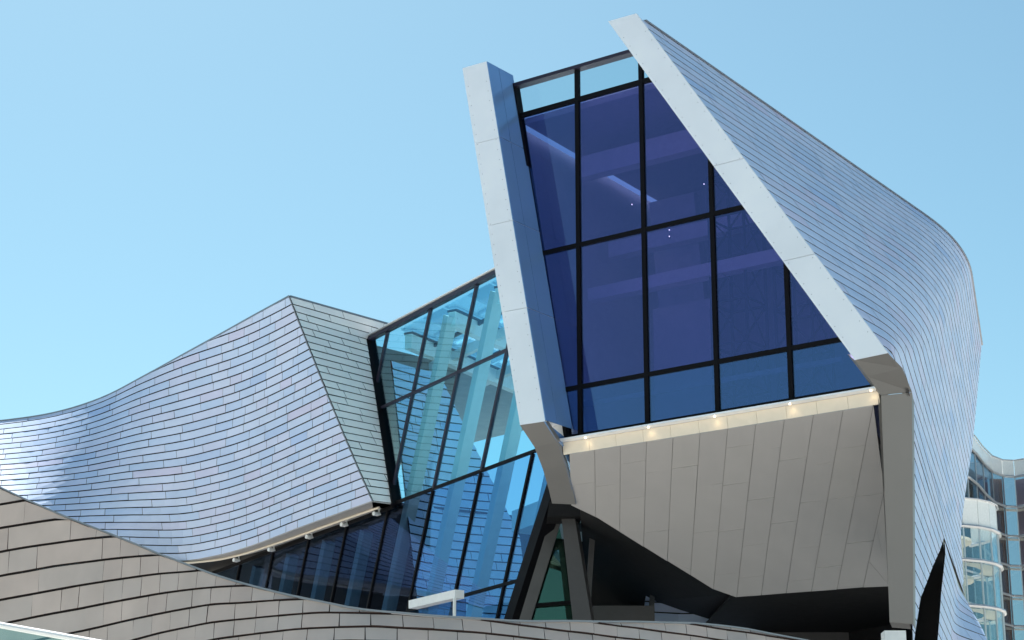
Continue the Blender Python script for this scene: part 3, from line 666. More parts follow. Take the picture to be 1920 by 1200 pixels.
# ================================================================== foreground curved wall
FG_ROW0=-10
FG=[[(-14.45,32.00,11.43),(-14.40,32.00,11.00),(-14.35,32.00,10.57),(-14.29,32.00,10.14),(-14.24,32.00,9.71),(-14.19,32.00,9.29),(-14.14,32.00,8.87),(-14.09,32.00,8.45),(-14.04,32.00,8.04),(-13.99,32.00,7.63),(-13.94,32.00,7.22),(-13.89,32.00,6.81),(-13.84,32.00,6.41),(-13.79,32.00,6.01),(-13.74,32.00,5.61),(-13.69,32.00,5.22),(-13.64,32.00,4.83),(-13.59,32.00,4.44),(-13.55,32.00,4.06),(-13.50,32.00,3.67),(-13.45,32.00,3.29),(-13.41,32.00,2.92),(-13.36,32.00,2.54),(-13.32,32.00,2.17),(-13.27,32.00,1.80)],
[(-13.88,31.66,11.40),(-13.82,31.66,10.97),(-13.77,31.66,10.54),(-13.72,31.66,10.12),(-13.67,31.66,9.70),(-13.62,31.66,9.28),(-13.57,31.66,8.87),(-13.53,31.66,8.46),(-13.48,31.66,8.05),(-13.43,31.66,7.64),(-13.38,31.66,7.24),(-13.33,31.66,6.84),(-13.29,31.66,6.44),(-13.24,31.66,6.05),(-13.19,31.66,5.66),(-13.15,31.66,5.27),(-13.10,31.66,4.88),(-13.05,31.66,4.50),(-13.01,31.66,4.12),(-12.96,31.66,3.74),(-12.92,31.66,3.37),(-12.88,31.66,2.99),(-12.83,31.66,2.62),(-12.79,31.66,2.25),(-12.74,31.66,1.89)],
[(-13.31,31.32,11.37),(-13.26,31.32,10.94),(-13.21,31.32,10.52),(-13.16,31.32,10.11),(-13.12,31.32,9.69),(-13.07,31.32,9.28),(-13.02,31.32,8.87),(-12.98,31.32,8.46),(-12.93,31.32,8.06),(-12.88,31.32,7.66),(-12.84,31.32,7.26),(-12.79,31.32,6.87),(-12.75,31.32,6.47),(-12.70,31.32,6.08),(-12.66,31.32,5.70),(-12.61,31.32,5.31),(-12.57,31.32,4.93),(-12.53,31.32,4.55),(-12.48,31.32,4.18),(-12.44,31.32,3.80),(-12.40,31.32,3.43),(-12.35,31.32,3.07),(-12.31,31.32,2.70),(-12.27,31.32,2.34),(-12.23,31.32,1.98)],
[(-12.76,30.99,11.34),(-12.71,30.99,10.92),(-12.66,30.99,10.50),(-12.62,30.99,10.09),(-12.57,30.99,9.68),(-12.52,30.99,9.27),(-12.48,30.99,8.87),(-12.43,30.99,8.47),(-12.39,30.99,8.07),(-12.35,30.99,7.67),(-12.30,30.99,7.28),(-12.26,30.99,6.89),(-12.22,30.99,6.50),(-12.17,30.99,6.12),(-12.13,30.99,5.74),(-12.09,30.99,5.36),(-12.05,30.99,4.98),(-12.00,30.99,4.61),(-11.96,30.99,4.24),(-11.92,30.99,3.87),(-11.88,30.99,3.50),(-11.84,30.99,3.14),(-11.80,30.99,2.78),(-11.76,30.99,2.42),(-11.72,30.99,2.06)],
[(-12.21,30.66,11.31),(-12.16,30.66,10.90),(-12.12,30.66,10.49),(-12.08,30.66,10.08),(-12.03,30.66,9.67),(-11.99,30.66,9.27),(-11.95,30.66,8.87),(-11.90,30.66,8.47),(-11.86,30.66,8.08),(-11.82,30.66,7.69),(-11.78,30.66,7.30),(-11.74,30.66,6.92),(-11.69,30.66,6.53),(-11.65,30.66,6.15),(-11.61,30.66,5.78),(-11.57,30.66,5.40),(-11.53,30.66,5.03),(-11.49,30.66,4.66),(-11.45,30.66,4.29),(-11.41,30.66,3.93),(-11.37,30.66,3.57),(-11.34,30.66,3.21),(-11.30,30.66,2.85),(-11.26,30.66,2.50),(-11.22,30.66,2.14)],
[(-11.67,30.33,11.28),(-11.63,30.33,10.87),(-11.59,30.33,10.47),(-11.54,30.33,10.06),(-11.50,30.33,9.66),(-11.46,30.33,9.27),(-11.42,30.33,8.87),(-11.38,30.33,8.48),(-11.34,30.33,8.09),(-11.30,30.33,7.71),(-11.26,30.33,7.32),(-11.22,30.33,6.94),(-11.18,30.33,6.56),(-11.14,30.33,6.19),(-11.10,30.33,5.82),(-11.06,30.33,5.45),(-11.03,30.33,5.08),(-10.99,30.33,4.71),(-10.95,30.33,4.35),(-10.91,30.33,3.99),(-10.87,30.33,3.63),(-10.84,30.33,3.28),(-10.80,30.33,2.93),(-10.76,30.33,2.58),(-10.73,30.33,2.23)],
[(-11.14,29.99,11.25),(-11.10,29.99,10.85),(-11.06,29.99,10.44),(-11.02,29.99,10.05),(-10.98,29.99,9.65),(-10.94,29.99,9.26),(-10.90,29.99,8.87),(-10.86,29.99,8.48),(-10.82,29.99,8.10),(-10.79,29.99,7.72),(-10.75,29.99,7.34),(-10.71,29.99,6.97),(-10.67,29.99,6.59),(-10.64,29.99,6.22),(-10.60,29.99,5.85),(-10.56,29.99,5.49),(-10.53,29.99,5.13),(-10.49,29.99,4.77),(-10.45,29.99,4.41),(-10.42,29.99,4.05),(-10.38,29.99,3.70),(-10.35,29.99,3.35),(-10.31,29.99,3.00),(-10.28,29.99,2.65),(-10.24,29.99,2.31)],
[(-10.62,29.65,11.21),(-10.58,29.65,10.82),(-10.54,29.65,10.42),(-10.50,29.65,10.03),(-10.46,29.65,9.64),(-10.43,29.65,9.25),(-10.39,29.65,8.87),(-10.35,29.65,8.49),(-10.32,29.65,8.11),(-10.28,29.65,7.73),(-10.24,29.65,7.36),(-10.21,29.65,6.99),(-10.17,29.65,6.62),(-10.14,29.65,6.25),(-10.10,29.65,5.89),(-10.07,29.65,5.53),(-10.03,29.65,5.17),(-10.00,29.65,4.82),(-9.96,29.65,4.46),(-9.93,29.65,4.11),(-9.90,29.65,3.76),(-9.86,29.65,3.42),(-9.83,29.65,3.07),(-9.80,29.65,2.73),(-9.76,29.65,2.39)],
[(-10.10,29.30,11.17),(-10.06,29.30,10.78),(-10.03,29.30,10.39),(-9.99,29.30,10.00),(-9.95,29.30,9.62),(-9.92,29.30,9.24),(-9.88,29.30,8.86),(-9.85,29.30,8.48),(-9.81,29.30,8.11),(-9.78,29.30,7.74),(-9.74,29.30,7.37),(-9.71,29.30,7.01),(-9.68,29.30,6.64),(-9.64,29.30,6.28),(-9.61,29.30,5.93),(-9.58,29.30,5.57),(-9.54,29.30,5.22),(-9.51,29.30,4.87),(-9.48,29.30,4.52),(-9.45,29.30,4.17),(-9.41,29.30,3.83),(-9.38,29.30,3.49),(-9.35,29.30,3.15),(-9.32,29.30,2.81),(-9.29,29.30,2.48)],
[(-9.59,28.95,11.13),(-9.55,28.95,10.74),(-9.52,28.95,10.36),(-9.48,28.95,9.97),(-9.45,28.95,9.60),(-9.42,28.95,9.22),(-9.38,28.95,8.85),(-9.35,28.95,8.48),(-9.32,28.95,8.11),(-9.28,28.95,7.75),(-9.25,28.95,7.38),(-9.22,28.95,7.02),(-9.19,28.95,6.67),(-9.16,28.95,6.31),(-9.12,28.95,5.96),(-9.09,28.95,5.61),(-9.06,28.95,5.26),(-9.03,28.95,4.91),(-9.00,28.95,4.57),(-8.97,28.95,4.23),(-8.94,28.95,3.89),(-8.91,28.95,3.56),(-8.88,28.95,3.22),(-8.85,28.95,2.89),(-8.82,28.95,2.56)],
[(-9.08,28.58,11.07),(-9.05,28.58,10.69),(-9.01,28.58,10.31),(-8.98,28.58,9.94),(-8.95,28.58,9.56),(-8.92,28.58,9.20),(-8.89,28.58,8.83),(-8.86,28.58,8.46),(-8.82,28.58,8.10),(-8.79,28.58,7.74),(-8.76,28.58,7.39),(-8.73,28.58,7.03),(-8.70,28.58,6.68),(-8.67,28.58,6.33),(-8.64,28.58,5.99),(-8.61,28.58,5.64),(-8.58,28.58,5.30),(-8.56,28.58,4.96),(-8.53,28.58,4.62),(-8.50,28.58,4.29),(-8.47,28.58,3.95),(-8.44,28.58,3.62),(-8.41,28.58,3.29),(-8.38,28.58,2.97),(-8.36,28.58,2.64)],
[(-8.58,28.20,11.00),(-8.55,28.20,10.63),(-8.52,28.20,10.26),(-8.49,28.20,9.89),(-8.46,28.20,9.52),(-8.43,28.20,9.16),(-8.40,28.20,8.80),(-8.37,28.20,8.44),(-8.34,28.20,8.09),(-8.31,28.20,7.74),(-8.28,28.20,7.39),(-8.25,28.20,7.04),(-8.22,28.20,6.69),(-8.20,28.20,6.35),(-8.17,28.20,6.01),(-8.14,28.20,5.67),(-8.11,28.20,5.33),(-8.08,28.20,5.00),(-8.06,28.20,4.67),(-8.03,28.20,4.34),(-8.00,28.20,4.01),(-7.98,28.20,3.69),(-7.95,28.20,3.36),(-7.92,28.20,3.04),(-7.90,28.20,2.73)],
[(-8.08,27.79,10.92),(-8.05,27.79,10.56),(-8.02,27.80,10.20),(-7.99,27.80,9.83),(-7.96,27.80,9.48),(-7.94,27.80,9.12),(-7.91,27.80,8.77),(-7.88,27.80,8.42),(-7.85,27.80,8.07),(-7.83,27.80,7.72),(-7.80,27.80,7.38),(-7.77,27.80,7.04),(-7.75,27.80,6.70),(-7.72,27.80,6.36),(-7.70,27.80,6.03),(-7.67,27.80,5.70),(-7.64,27.80,5.37),(-7.62,27.80,5.04),(-7.59,27.80,4.71),(-7.57,27.80,4.39),(-7.54,27.80,4.07),(-7.52,27.80,3.75),(-7.49,27.80,3.43),(-7.47,27.80,3.12),(-7.44,27.80,2.81)],
[(-7.59,27.38,10.84),(-7.56,27.38,10.48),(-7.53,27.38,10.13),(-7.51,27.38,9.77),(-7.48,27.38,9.42),(-7.45,27.38,9.07),(-7.43,27.39,8.73),(-7.40,27.39,8.39),(-7.38,27.39,8.04),(-7.35,27.39,7.70),(-7.33,27.39,7.37),(-7.30,27.39,7.03),(-7.28,27.39,6.70),(-7.25,27.39,6.37),(-7.23,27.39,6.04),(-7.21,27.39,5.72),(-7.18,27.39,5.40),(-7.16,27.39,5.07),(-7.13,27.39,4.75),(-7.11,27.40,4.44),(-7.09,27.40,4.12),(-7.07,27.40,3.81),(-7.04,27.40,3.50),(-7.02,27.40,3.19),(-7.00,27.40,2.88)],
[(-7.11,27.00,10.75),(-7.09,27.00,10.40),(-7.06,27.00,10.05),(-7.04,27.00,9.70),(-7.01,27.00,9.36),(-6.99,27.00,9.02),(-6.97,27.00,8.68),(-6.94,27.00,8.35),(-6.92,27.00,8.01),(-6.89,27.00,7.68),(-6.87,27.00,7.35),(-6.85,27.00,7.02),(-6.83,27.00,6.70),(-6.80,27.00,6.38),(-6.78,27.00,6.06),(-6.76,27.00,5.74),(-6.73,27.00,5.42),(-6.71,27.00,5.11),(-6.69,27.00,4.79),(-6.67,27.00,4.48),(-6.65,27.00,4.18),(-6.62,27.00,3.87),(-6.60,27.00,3.56),(-6.58,27.00,3.26),(-6.56,27.00,2.96)],
[(-6.66,26.67,10.66),(-6.64,26.67,10.32),(-6.62,26.67,9.98),(-6.59,26.67,9.64),(-6.57,26.66,9.30),(-6.55,26.66,8.97),(-6.52,26.66,8.64),(-6.50,26.66,8.31),(-6.48,26.65,7.98),(-6.45,26.65,7.66),(-6.43,26.65,7.33),(-6.41,26.65,7.01),(-6.39,26.64,6.69),(-6.37,26.64,6.38),(-6.35,26.64,6.06),(-6.32,26.64,5.75),(-6.30,26.63,5.44),(-6.28,26.63,5.13),(-6.26,26.63,4.83),(-6.24,26.63,4.52),(-6.22,26.62,4.22),(-6.20,26.62,3.92),(-6.18,26.62,3.62),(-6.16,26.62,3.33),(-6.14,26.61,3.04)],
[(-6.23,26.39,10.58),(-6.21,26.39,10.24),(-6.18,26.38,9.90),(-6.16,26.37,9.57),(-6.14,26.37,9.24),(-6.12,26.36,8.91),(-6.10,26.35,8.59),(-6.07,26.35,8.27),(-6.05,26.34,7.94),(-6.03,26.33,7.63),(-6.01,26.33,7.31),(-5.99,26.32,7.00),(-5.97,26.31,6.68),(-5.95,26.31,6.37),(-5.92,26.30,6.07),(-5.90,26.30,5.76),(-5.88,26.29,5.46),(-5.86,26.28,5.16),(-5.84,26.28,4.86),(-5.82,26.27,4.56),(-5.80,26.26,4.27),(-5.78,26.26,3.97),(-5.76,26.25,3.68),(-5.74,26.24,3.39),(-5.72,26.24,3.11)],
[(-5.81,26.14,10.44),(-5.79,26.13,10.11),(-5.77,26.12,9.79),(-5.74,26.11,9.47),(-5.72,26.10,9.14),(-5.70,26.08,8.83),(-5.68,26.07,8.51),(-5.66,26.06,8.20),(-5.64,26.05,7.89),(-5.62,26.04,7.58),(-5.60,26.03,7.27),(-5.58,26.02,6.96),(-5.56,26.00,6.66),(-5.54,25.99,6.36),(-5.51,25.98,6.06),(-5.49,25.97,5.77),(-5.48,25.96,5.47),(-5.46,25.95,5.18),(-5.44,25.94,4.89),(-5.42,25.92,4.61),(-5.40,25.91,4.32),(-5.38,25.90,4.04),(-5.36,25.89,3.75),(-5.34,25.88,3.48),(-5.32,25.87,3.20)],
[(-5.40,25.91,10.23),(-5.37,25.90,9.92),(-5.35,25.88,9.61),(-5.33,25.86,9.30),(-5.31,25.84,8.99),(-5.29,25.83,8.69),(-5.27,25.81,8.39),(-5.25,25.79,8.09),(-5.23,25.77,7.79),(-5.21,25.76,7.49),(-5.19,25.74,7.20),(-5.17,25.72,6.91),(-5.15,25.70,6.62),(-5.13,25.69,6.34),(-5.11,25.67,6.05),(-5.10,25.65,5.77),(-5.08,25.64,5.49),(-5.06,25.62,5.21),(-5.04,25.60,4.94),(-5.02,25.58,4.66),(-5.00,25.57,4.39),(-4.98,25.55,4.12),(-4.97,25.53,3.85),(-4.95,25.51,3.59),(-4.93,25.50,3.32)],
[(-4.99,25.69,9.97),(-4.97,25.67,9.68),(-4.95,25.65,9.38),(-4.93,25.62,9.09),(-4.91,25.60,8.80),(-4.89,25.57,8.52),(-4.87,25.55,8.23),(-4.85,25.53,7.95),(-4.83,25.50,7.67),(-4.82,25.48,7.39),(-4.80,25.46,7.12),(-4.78,25.43,6.84),(-4.76,25.41,6.57),(-4.74,25.39,6.30),(-4.72,25.36,6.03),(-4.70,25.34,5.77),(-4.69,25.31,5.50),(-4.67,25.29,5.24),(-4.65,25.27,4.98),(-4.63,25.24,4.72),(-4.62,25.22,4.47),(-4.60,25.20,4.22),(-4.58,25.17,3.96),(-4.56,25.15,3.71),(-4.55,25.13,3.46)],
[(-4.59,25.47,9.71),(-4.57,25.44,9.43),(-4.55,25.41,9.16),(-4.53,25.38,8.88),(-4.51,25.35,8.61),(-4.50,25.32,8.34),(-4.48,25.29,8.07),(-4.46,25.26,7.81),(-4.44,25.23,7.54),(-4.42,25.20,7.28),(-4.41,25.17,7.02),(-4.39,25.14,6.77),(-4.37,25.11,6.51),(-4.35,25.08,6.26),(-4.34,25.05,6.00),(-4.32,25.02,5.76),(-4.30,24.99,5.51),(-4.29,24.96,5.26),(-4.27,24.93,5.02),(-4.25,24.90,4.78),(-4.24,24.87,4.54),(-4.22,24.84,4.30),(-4.20,24.81,4.06),(-4.19,24.78,3.83),(-4.17,24.75,3.59)],
[(-4.19,25.24,9.46),(-4.18,25.20,9.20),(-4.16,25.17,8.94),(-4.14,25.13,8.68),(-4.12,25.09,8.42),(-4.11,25.06,8.17),(-4.09,25.02,7.92),(-4.07,24.98,7.67),(-4.06,24.95,7.42),(-4.04,24.91,7.17),(-4.02,24.87,6.93),(-4.01,24.84,6.69),(-3.99,24.80,6.45),(-3.97,24.76,6.21),(-3.96,24.72,5.97),(-3.94,24.69,5.73),(-3.93,24.65,5.50),(-3.91,24.61,5.27),(-3.89,24.58,5.04),(-3.88,24.54,4.81),(-3.86,24.50,4.59),(-3.85,24.47,4.36),(-3.83,24.43,4.14),(-3.82,24.39,3.92),(-3.80,24.36,3.70)],
[(-3.81,25.02,9.21),(-3.79,24.98,8.96),(-3.78,24.93,8.72),(-3.76,24.89,8.47),(-3.74,24.84,8.23),(-3.73,24.80,7.99),(-3.71,24.76,7.75),(-3.70,24.71,7.52),(-3.68,24.67,7.29),(-3.66,24.62,7.05),(-3.65,24.58,6.82),(-3.63,24.54,6.60),(-3.62,24.49,6.37),(-3.60,24.45,6.14),(-3.59,24.40,5.92),(-3.57,24.36,5.70),(-3.56,24.32,5.48),(-3.54,24.27,5.27),(-3.53,24.23,5.05),(-3.51,24.18,4.84),(-3.50,24.14,4.62),(-3.48,24.09,4.41),(-3.47,24.05,4.21),(-3.45,24.01,4.00),(-3.44,23.96,3.79)],
[(-3.44,24.83,8.97),(-3.42,24.78,8.73),(-3.40,24.73,8.50),(-3.39,24.68,8.27),(-3.37,24.63,8.04),(-3.36,24.57,7.81),(-3.34,24.52,7.59),(-3.33,24.47,7.37),(-3.32,24.42,7.15),(-3.30,24.37,6.93),(-3.29,24.32,6.71),(-3.27,24.27,6.50),(-3.26,24.22,6.28),(-3.24,24.17,6.07),(-3.23,24.12,5.86),(-3.21,24.07,5.65),(-3.20,24.02,5.45),(-3.19,23.97,5.24),(-3.17,23.92,5.04),(-3.16,23.86,4.84),(-3.14,23.81,4.64),(-3.13,23.76,4.44),(-3.12,23.71,4.25),(-3.10,23.66,4.05),(-3.09,23.61,3.86)],
[(-3.07,24.65,8.73),(-3.06,24.60,8.51),(-3.04,24.54,8.29),(-3.03,24.48,8.08),(-3.01,24.43,7.86),(-3.00,24.37,7.65),(-2.99,24.31,7.43),(-2.97,24.26,7.22),(-2.96,24.20,7.02),(-2.95,24.14,6.81),(-2.93,24.09,6.61),(-2.92,24.03,6.40),(-2.91,23.98,6.20),(-2.89,23.92,6.00),(-2.88,23.86,5.80),(-2.87,23.81,5.61),(-2.85,23.75,5.41),(-2.84,23.69,5.22),(-2.83,23.64,5.03),(-2.82,23.58,4.84),(-2.80,23.52,4.65),(-2.79,23.47,4.47),(-2.78,23.41,4.28),(-2.76,23.35,4.10),(-2.75,23.30,3.92)],
[(-2.71,24.50,8.53),(-2.70,24.44,8.32),(-2.69,24.37,8.11),(-2.68,24.31,7.91),(-2.66,24.25,7.70),(-2.65,24.19,7.50),(-2.64,24.13,7.30),(-2.63,24.07,7.10),(-2.61,24.00,6.90),(-2.60,23.94,6.71),(-2.59,23.88,6.51),(-2.58,23.82,6.32),(-2.57,23.76,6.13),(-2.55,23.70,5.94),(-2.54,23.64,5.75),(-2.53,23.57,5.57),(-2.52,23.51,5.38),(-2.51,23.45,5.20),(-2.49,23.39,5.02),(-2.48,23.33,4.84),(-2.47,23.27,4.66),(-2.46,23.20,4.49),(-2.45,23.14,4.31),(-2.44,23.08,4.14),(-2.43,23.02,3.97)],
[(-2.37,24.38,8.39),(-2.36,24.32,8.19),(-2.35,24.25,7.98),(-2.34,24.18,7.79),(-2.32,24.12,7.59),(-2.31,24.05,7.39),(-2.30,23.99,7.20),(-2.29,23.92,7.01),(-2.28,23.85,6.82),(-2.27,23.79,6.63),(-2.26,23.72,6.44),(-2.25,23.66,6.26),(-2.24,23.59,6.07),(-2.23,23.52,5.89),(-2.22,23.46,5.71),(-2.20,23.39,5.53),(-2.19,23.33,5.36),(-2.18,23.26,5.18),(-2.17,23.19,5.01),(-2.16,23.13,4.83),(-2.15,23.06,4.66),(-2.14,22.99,4.49),(-2.13,22.93,4.33),(-2.12,22.86,4.16),(-2.11,22.80,4.00)],
[(-2.03,24.33,8.30),(-2.02,24.26,8.11),(-2.01,24.19,7.91),(-2.00,24.12,7.71),(-1.99,24.05,7.52),(-1.98,23.98,7.33),(-1.98,23.91,7.14),(-1.97,23.84,6.95),(-1.96,23.77,6.77),(-1.95,23.70,6.58),(-1.94,23.63,6.40),(-1.93,23.56,6.22),(-1.92,23.49,6.04),(-1.91,23.42,5.86),(-1.90,23.35,5.68),(-1.89,23.28,5.51),(-1.88,23.21,5.33),(-1.87,23.14,5.16),(-1.86,23.07,4.99),(-1.85,23.00,4.82),(-1.84,22.93,4.66),(-1.83,22.86,4.49),(-1.82,22.79,4.33),(-1.82,22.72,4.17),(-1.81,22.65,4.01)],
[(-1.71,24.35,8.25),(-1.70,24.28,8.05),(-1.69,24.21,7.86),(-1.68,24.13,7.67),(-1.67,24.06,7.48),(-1.66,23.99,7.29),(-1.66,23.91,7.10),(-1.65,23.84,6.92),(-1.64,23.77,6.73),(-1.63,23.70,6.55),(-1.62,23.62,6.37),(-1.61,23.55,6.19),(-1.61,23.48,6.01),(-1.60,23.40,5.84),(-1.59,23.33,5.66),(-1.58,23.26,5.49),(-1.57,23.18,5.32),(-1.57,23.11,5.15),(-1.56,23.04,4.98),(-1.55,22.96,4.82),(-1.54,22.89,4.65),(-1.53,22.82,4.49),(-1.53,22.75,4.33),(-1.52,22.67,4.17),(-1.51,22.60,4.01)],
[(-1.38,24.44,8.21),(-1.38,24.37,8.02),(-1.37,24.29,7.83),(-1.36,24.21,7.64),(-1.35,24.14,7.45),(-1.35,24.06,7.26),(-1.34,23.99,7.07),(-1.33,23.91,6.89),(-1.33,23.84,6.71),(-1.32,23.76,6.53),(-1.31,23.69,6.35),(-1.31,23.61,6.17),(-1.30,23.54,6.00),(-1.29,23.46,5.82),(-1.29,23.39,5.65),(-1.28,23.31,5.48),(-1.27,23.24,5.31),(-1.27,23.16,5.14),(-1.26,23.09,4.98),(-1.25,23.01,4.81),(-1.25,22.94,4.65),(-1.24,22.86,4.49),(-1.24,22.78,4.33),(-1.23,22.71,4.17),(-1.22,22.63,4.01)],
[(-1.06,24.57,8.20),(-1.05,24.50,8.00),(-1.05,24.42,7.81),(-1.04,24.34,7.62),(-1.04,24.27,7.43),(-1.03,24.19,7.25),(-1.03,24.11,7.06),(-1.02,24.04,6.88),(-1.02,23.96,6.70),(-1.01,23.88,6.52),(-1.01,23.80,6.34),(-1.00,23.73,6.16),(-1.00,23.65,5.99),(-0.99,23.57,5.81),(-0.99,23.50,5.64),(-0.98,23.42,5.47),(-0.98,23.34,5.30),(-0.97,23.27,5.13),(-0.97,23.19,4.97),(-0.96,23.11,4.81),(-0.96,23.04,4.64),(-0.95,22.96,4.48),(-0.95,22.88,4.32),(-0.94,22.81,4.17),(-0.94,22.73,4.01)],
[(-0.73,24.73,8.18),(-0.73,24.65,7.98),(-0.72,24.57,7.79),(-0.72,24.50,7.60),(-0.72,24.42,7.42),(-0.71,24.34,7.23),(-0.71,24.26,7.05),(-0.71,24.19,6.86),(-0.70,24.11,6.68),(-0.70,24.03,6.51),(-0.70,23.95,6.33),(-0.69,23.87,6.15),(-0.69,23.80,5.98),(-0.68,23.72,5.81),(-0.68,23.64,5.64),(-0.68,23.56,5.47),(-0.67,23.49,5.30),(-0.67,23.41,5.13),(-0.67,23.33,4.97),(-0.66,23.25,4.81),(-0.66,23.17,4.65),(-0.66,23.10,4.49),(-0.65,23.02,4.33),(-0.65,22.94,4.17),(-0.65,22.86,4.02)],
[(-0.40,24.89,8.11),(-0.40,24.81,7.93),(-0.40,24.74,7.74),(-0.40,24.66,7.55),(-0.39,24.58,7.37),(-0.39,24.50,7.19),(-0.39,24.42,7.01),(-0.39,24.34,6.83),(-0.39,24.26,6.65),(-0.38,24.19,6.47),(-0.38,24.11,6.30),(-0.38,24.03,6.13),(-0.38,23.95,5.96),(-0.38,23.87,5.79),(-0.37,23.79,5.62),(-0.37,23.71,5.45),(-0.37,23.64,5.29),(-0.37,23.56,5.13),(-0.37,23.48,4.97),(-0.36,23.40,4.81),(-0.36,23.32,4.65),(-0.36,23.24,4.49),(-0.36,23.16,4.34),(-0.36,23.09,4.18),(-0.36,23.01,4.03)],
[(-0.07,25.07,8.02),(-0.07,24.99,7.84),(-0.07,24.91,7.66),(-0.07,24.83,7.48),(-0.07,24.75,7.30),(-0.07,24.67,7.12),(-0.07,24.59,6.94),(-0.06,24.51,6.77),(-0.06,24.44,6.60),(-0.06,24.36,6.43),(-0.06,24.28,6.26),(-0.06,24.20,6.09),(-0.06,24.12,5.92),(-0.06,24.04,5.76),(-0.06,23.96,5.59),(-0.06,23.88,5.43),(-0.06,23.80,5.27),(-0.06,23.72,5.11),(-0.06,23.64,4.95),(-0.06,23.56,4.80),(-0.06,23.48,4.64),(-0.06,23.41,4.49),(-0.06,23.33,4.34),(-0.06,23.25,4.19),(-0.06,23.17,4.04)],
[(0.27,25.28,7.94),(0.27,25.20,7.76),(0.27,25.12,7.58),(0.27,25.04,7.41),(0.27,24.96,7.23),(0.26,24.88,7.06),(0.26,24.80,6.89),(0.26,24.72,6.72),(0.26,24.64,6.55),(0.26,24.56,6.38),(0.26,24.48,6.21),(0.26,24.40,6.05),(0.26,24.32,5.89),(0.25,24.24,5.73),(0.25,24.16,5.57),(0.25,24.08,5.41),(0.25,24.00,5.25),(0.25,23.92,5.09),(0.25,23.84,4.94),(0.25,23.76,4.79),(0.25,23.68,4.64),(0.24,23.60,4.49),(0.24,23.52,4.34),(0.24,23.44,4.19),(0.24,23.36,4.05)],
[(0.61,25.52,7.90),(0.61,25.44,7.72),(0.61,25.36,7.54),(0.61,25.27,7.37),(0.60,25.19,7.20),(0.60,25.11,7.02),(0.60,25.03,6.85),(0.59,24.95,6.69),(0.59,24.87,6.52),(0.59,24.79,6.35),(0.59,24.71,6.19),(0.58,24.63,6.03),(0.58,24.55,5.87),(0.58,24.47,5.71),(0.57,24.39,5.55),(0.57,24.31,5.39),(0.57,24.22,5.24),(0.57,24.14,5.09),(0.56,24.06,4.93),(0.56,23.98,4.78),(0.56,23.90,4.63),(0.55,23.82,4.49),(0.55,23.74,4.34),(0.55,23.66,4.19),(0.55,23.58,4.05)],
[(0.96,25.77,7.87),(0.96,25.69,7.69),(0.96,25.61,7.52),(0.95,25.53,7.34),(0.95,25.44,7.17),(0.94,25.36,7.00),(0.94,25.28,6.83),(0.93,25.20,6.67),(0.93,25.12,6.50),(0.92,25.04,6.34),(0.92,24.96,6.18),(0.91,24.87,6.01),(0.91,24.79,5.86),(0.91,24.71,5.70),(0.90,24.63,5.54),(0.90,24.55,5.39),(0.89,24.47,5.23),(0.89,24.39,5.08),(0.88,24.31,4.93),(0.88,24.22,4.78),(0.87,24.14,4.63),(0.87,24.06,4.48),(0.87,23.98,4.34),(0.86,23.90,4.19),(0.86,23.82,4.05)],
[(1.32,26.03,7.84),(1.31,25.95,7.67),(1.31,25.87,7.50),(1.30,25.79,7.32),(1.30,25.70,7.15),(1.29,25.62,6.99),(1.28,25.54,6.82),(1.28,25.46,6.65),(1.27,25.38,6.49),(1.26,25.30,6.33),(1.26,25.21,6.16),(1.25,25.13,6.00),(1.25,25.05,5.85),(1.24,24.97,5.69),(1.23,24.89,5.53),(1.23,24.81,5.38),(1.22,24.72,5.23),(1.22,24.64,5.07),(1.21,24.56,4.92),(1.20,24.48,4.78),(1.20,24.40,4.63),(1.19,24.32,4.48),(1.19,24.23,4.34),(1.18,24.15,4.19),(1.17,24.07,4.05)],
[(1.68,26.30,7.82),(1.68,26.21,7.65),(1.67,26.13,7.48),(1.66,26.05,7.31),(1.65,25.97,7.14),(1.64,25.89,6.97),(1.64,25.81,6.80),(1.63,25.72,6.64),(1.62,25.64,6.48),(1.61,25.56,6.31),(1.61,25.48,6.15),(1.60,25.40,5.99),(1.59,25.32,5.84),(1.58,25.23,5.68),(1.57,25.15,5.53),(1.57,25.07,5.37),(1.56,24.99,5.22),(1.55,24.91,5.07),(1.54,24.82,4.92),(1.54,24.74,4.77),(1.53,24.66,4.62),(1.52,24.58,4.48),(1.51,24.50,4.33),(1.51,24.42,4.19),(1.50,24.33,4.05)],
[(2.05,26.57,7.80),(2.05,26.49,7.63),(2.04,26.41,7.46),(2.03,26.33,7.29),(2.02,26.25,7.12),(2.01,26.17,6.96),(2.00,26.08,6.79),(1.99,26.00,6.63),(1.98,25.92,6.46),(1.97,25.84,6.30),(1.96,25.76,6.14),(1.95,25.68,5.98),(1.94,25.59,5.83),(1.93,25.51,5.67),(1.92,25.43,5.52),(1.91,25.35,5.37),(1.90,25.27,5.21),(1.90,25.18,5.06),(1.89,25.10,4.91),(1.88,25.02,4.77),(1.87,24.94,4.62),(1.86,24.86,4.48),(1.85,24.78,4.33),(1.84,24.69,4.19),(1.83,24.61,4.05)],
[(2.43,26.87,7.79),(2.42,26.79,7.62),(2.41,26.71,7.45),(2.40,26.62,7.28),(2.39,26.54,7.11),(2.38,26.46,6.94),(2.37,26.38,6.78),(2.36,26.30,6.62),(2.34,26.22,6.45),(2.33,26.13,6.29),(2.32,26.05,6.13),(2.31,25.97,5.98),(2.30,25.89,5.82),(2.29,25.81,5.67),(2.28,25.73,5.51),(2.27,25.64,5.36),(2.26,25.56,5.21),(2.25,25.48,5.06),(2.24,25.40,4.91),(2.23,25.32,4.76),(2.22,25.24,4.62),(2.20,25.15,4.47),(2.19,25.07,4.33),(2.18,24.99,4.19),(2.17,24.91,4.05)],
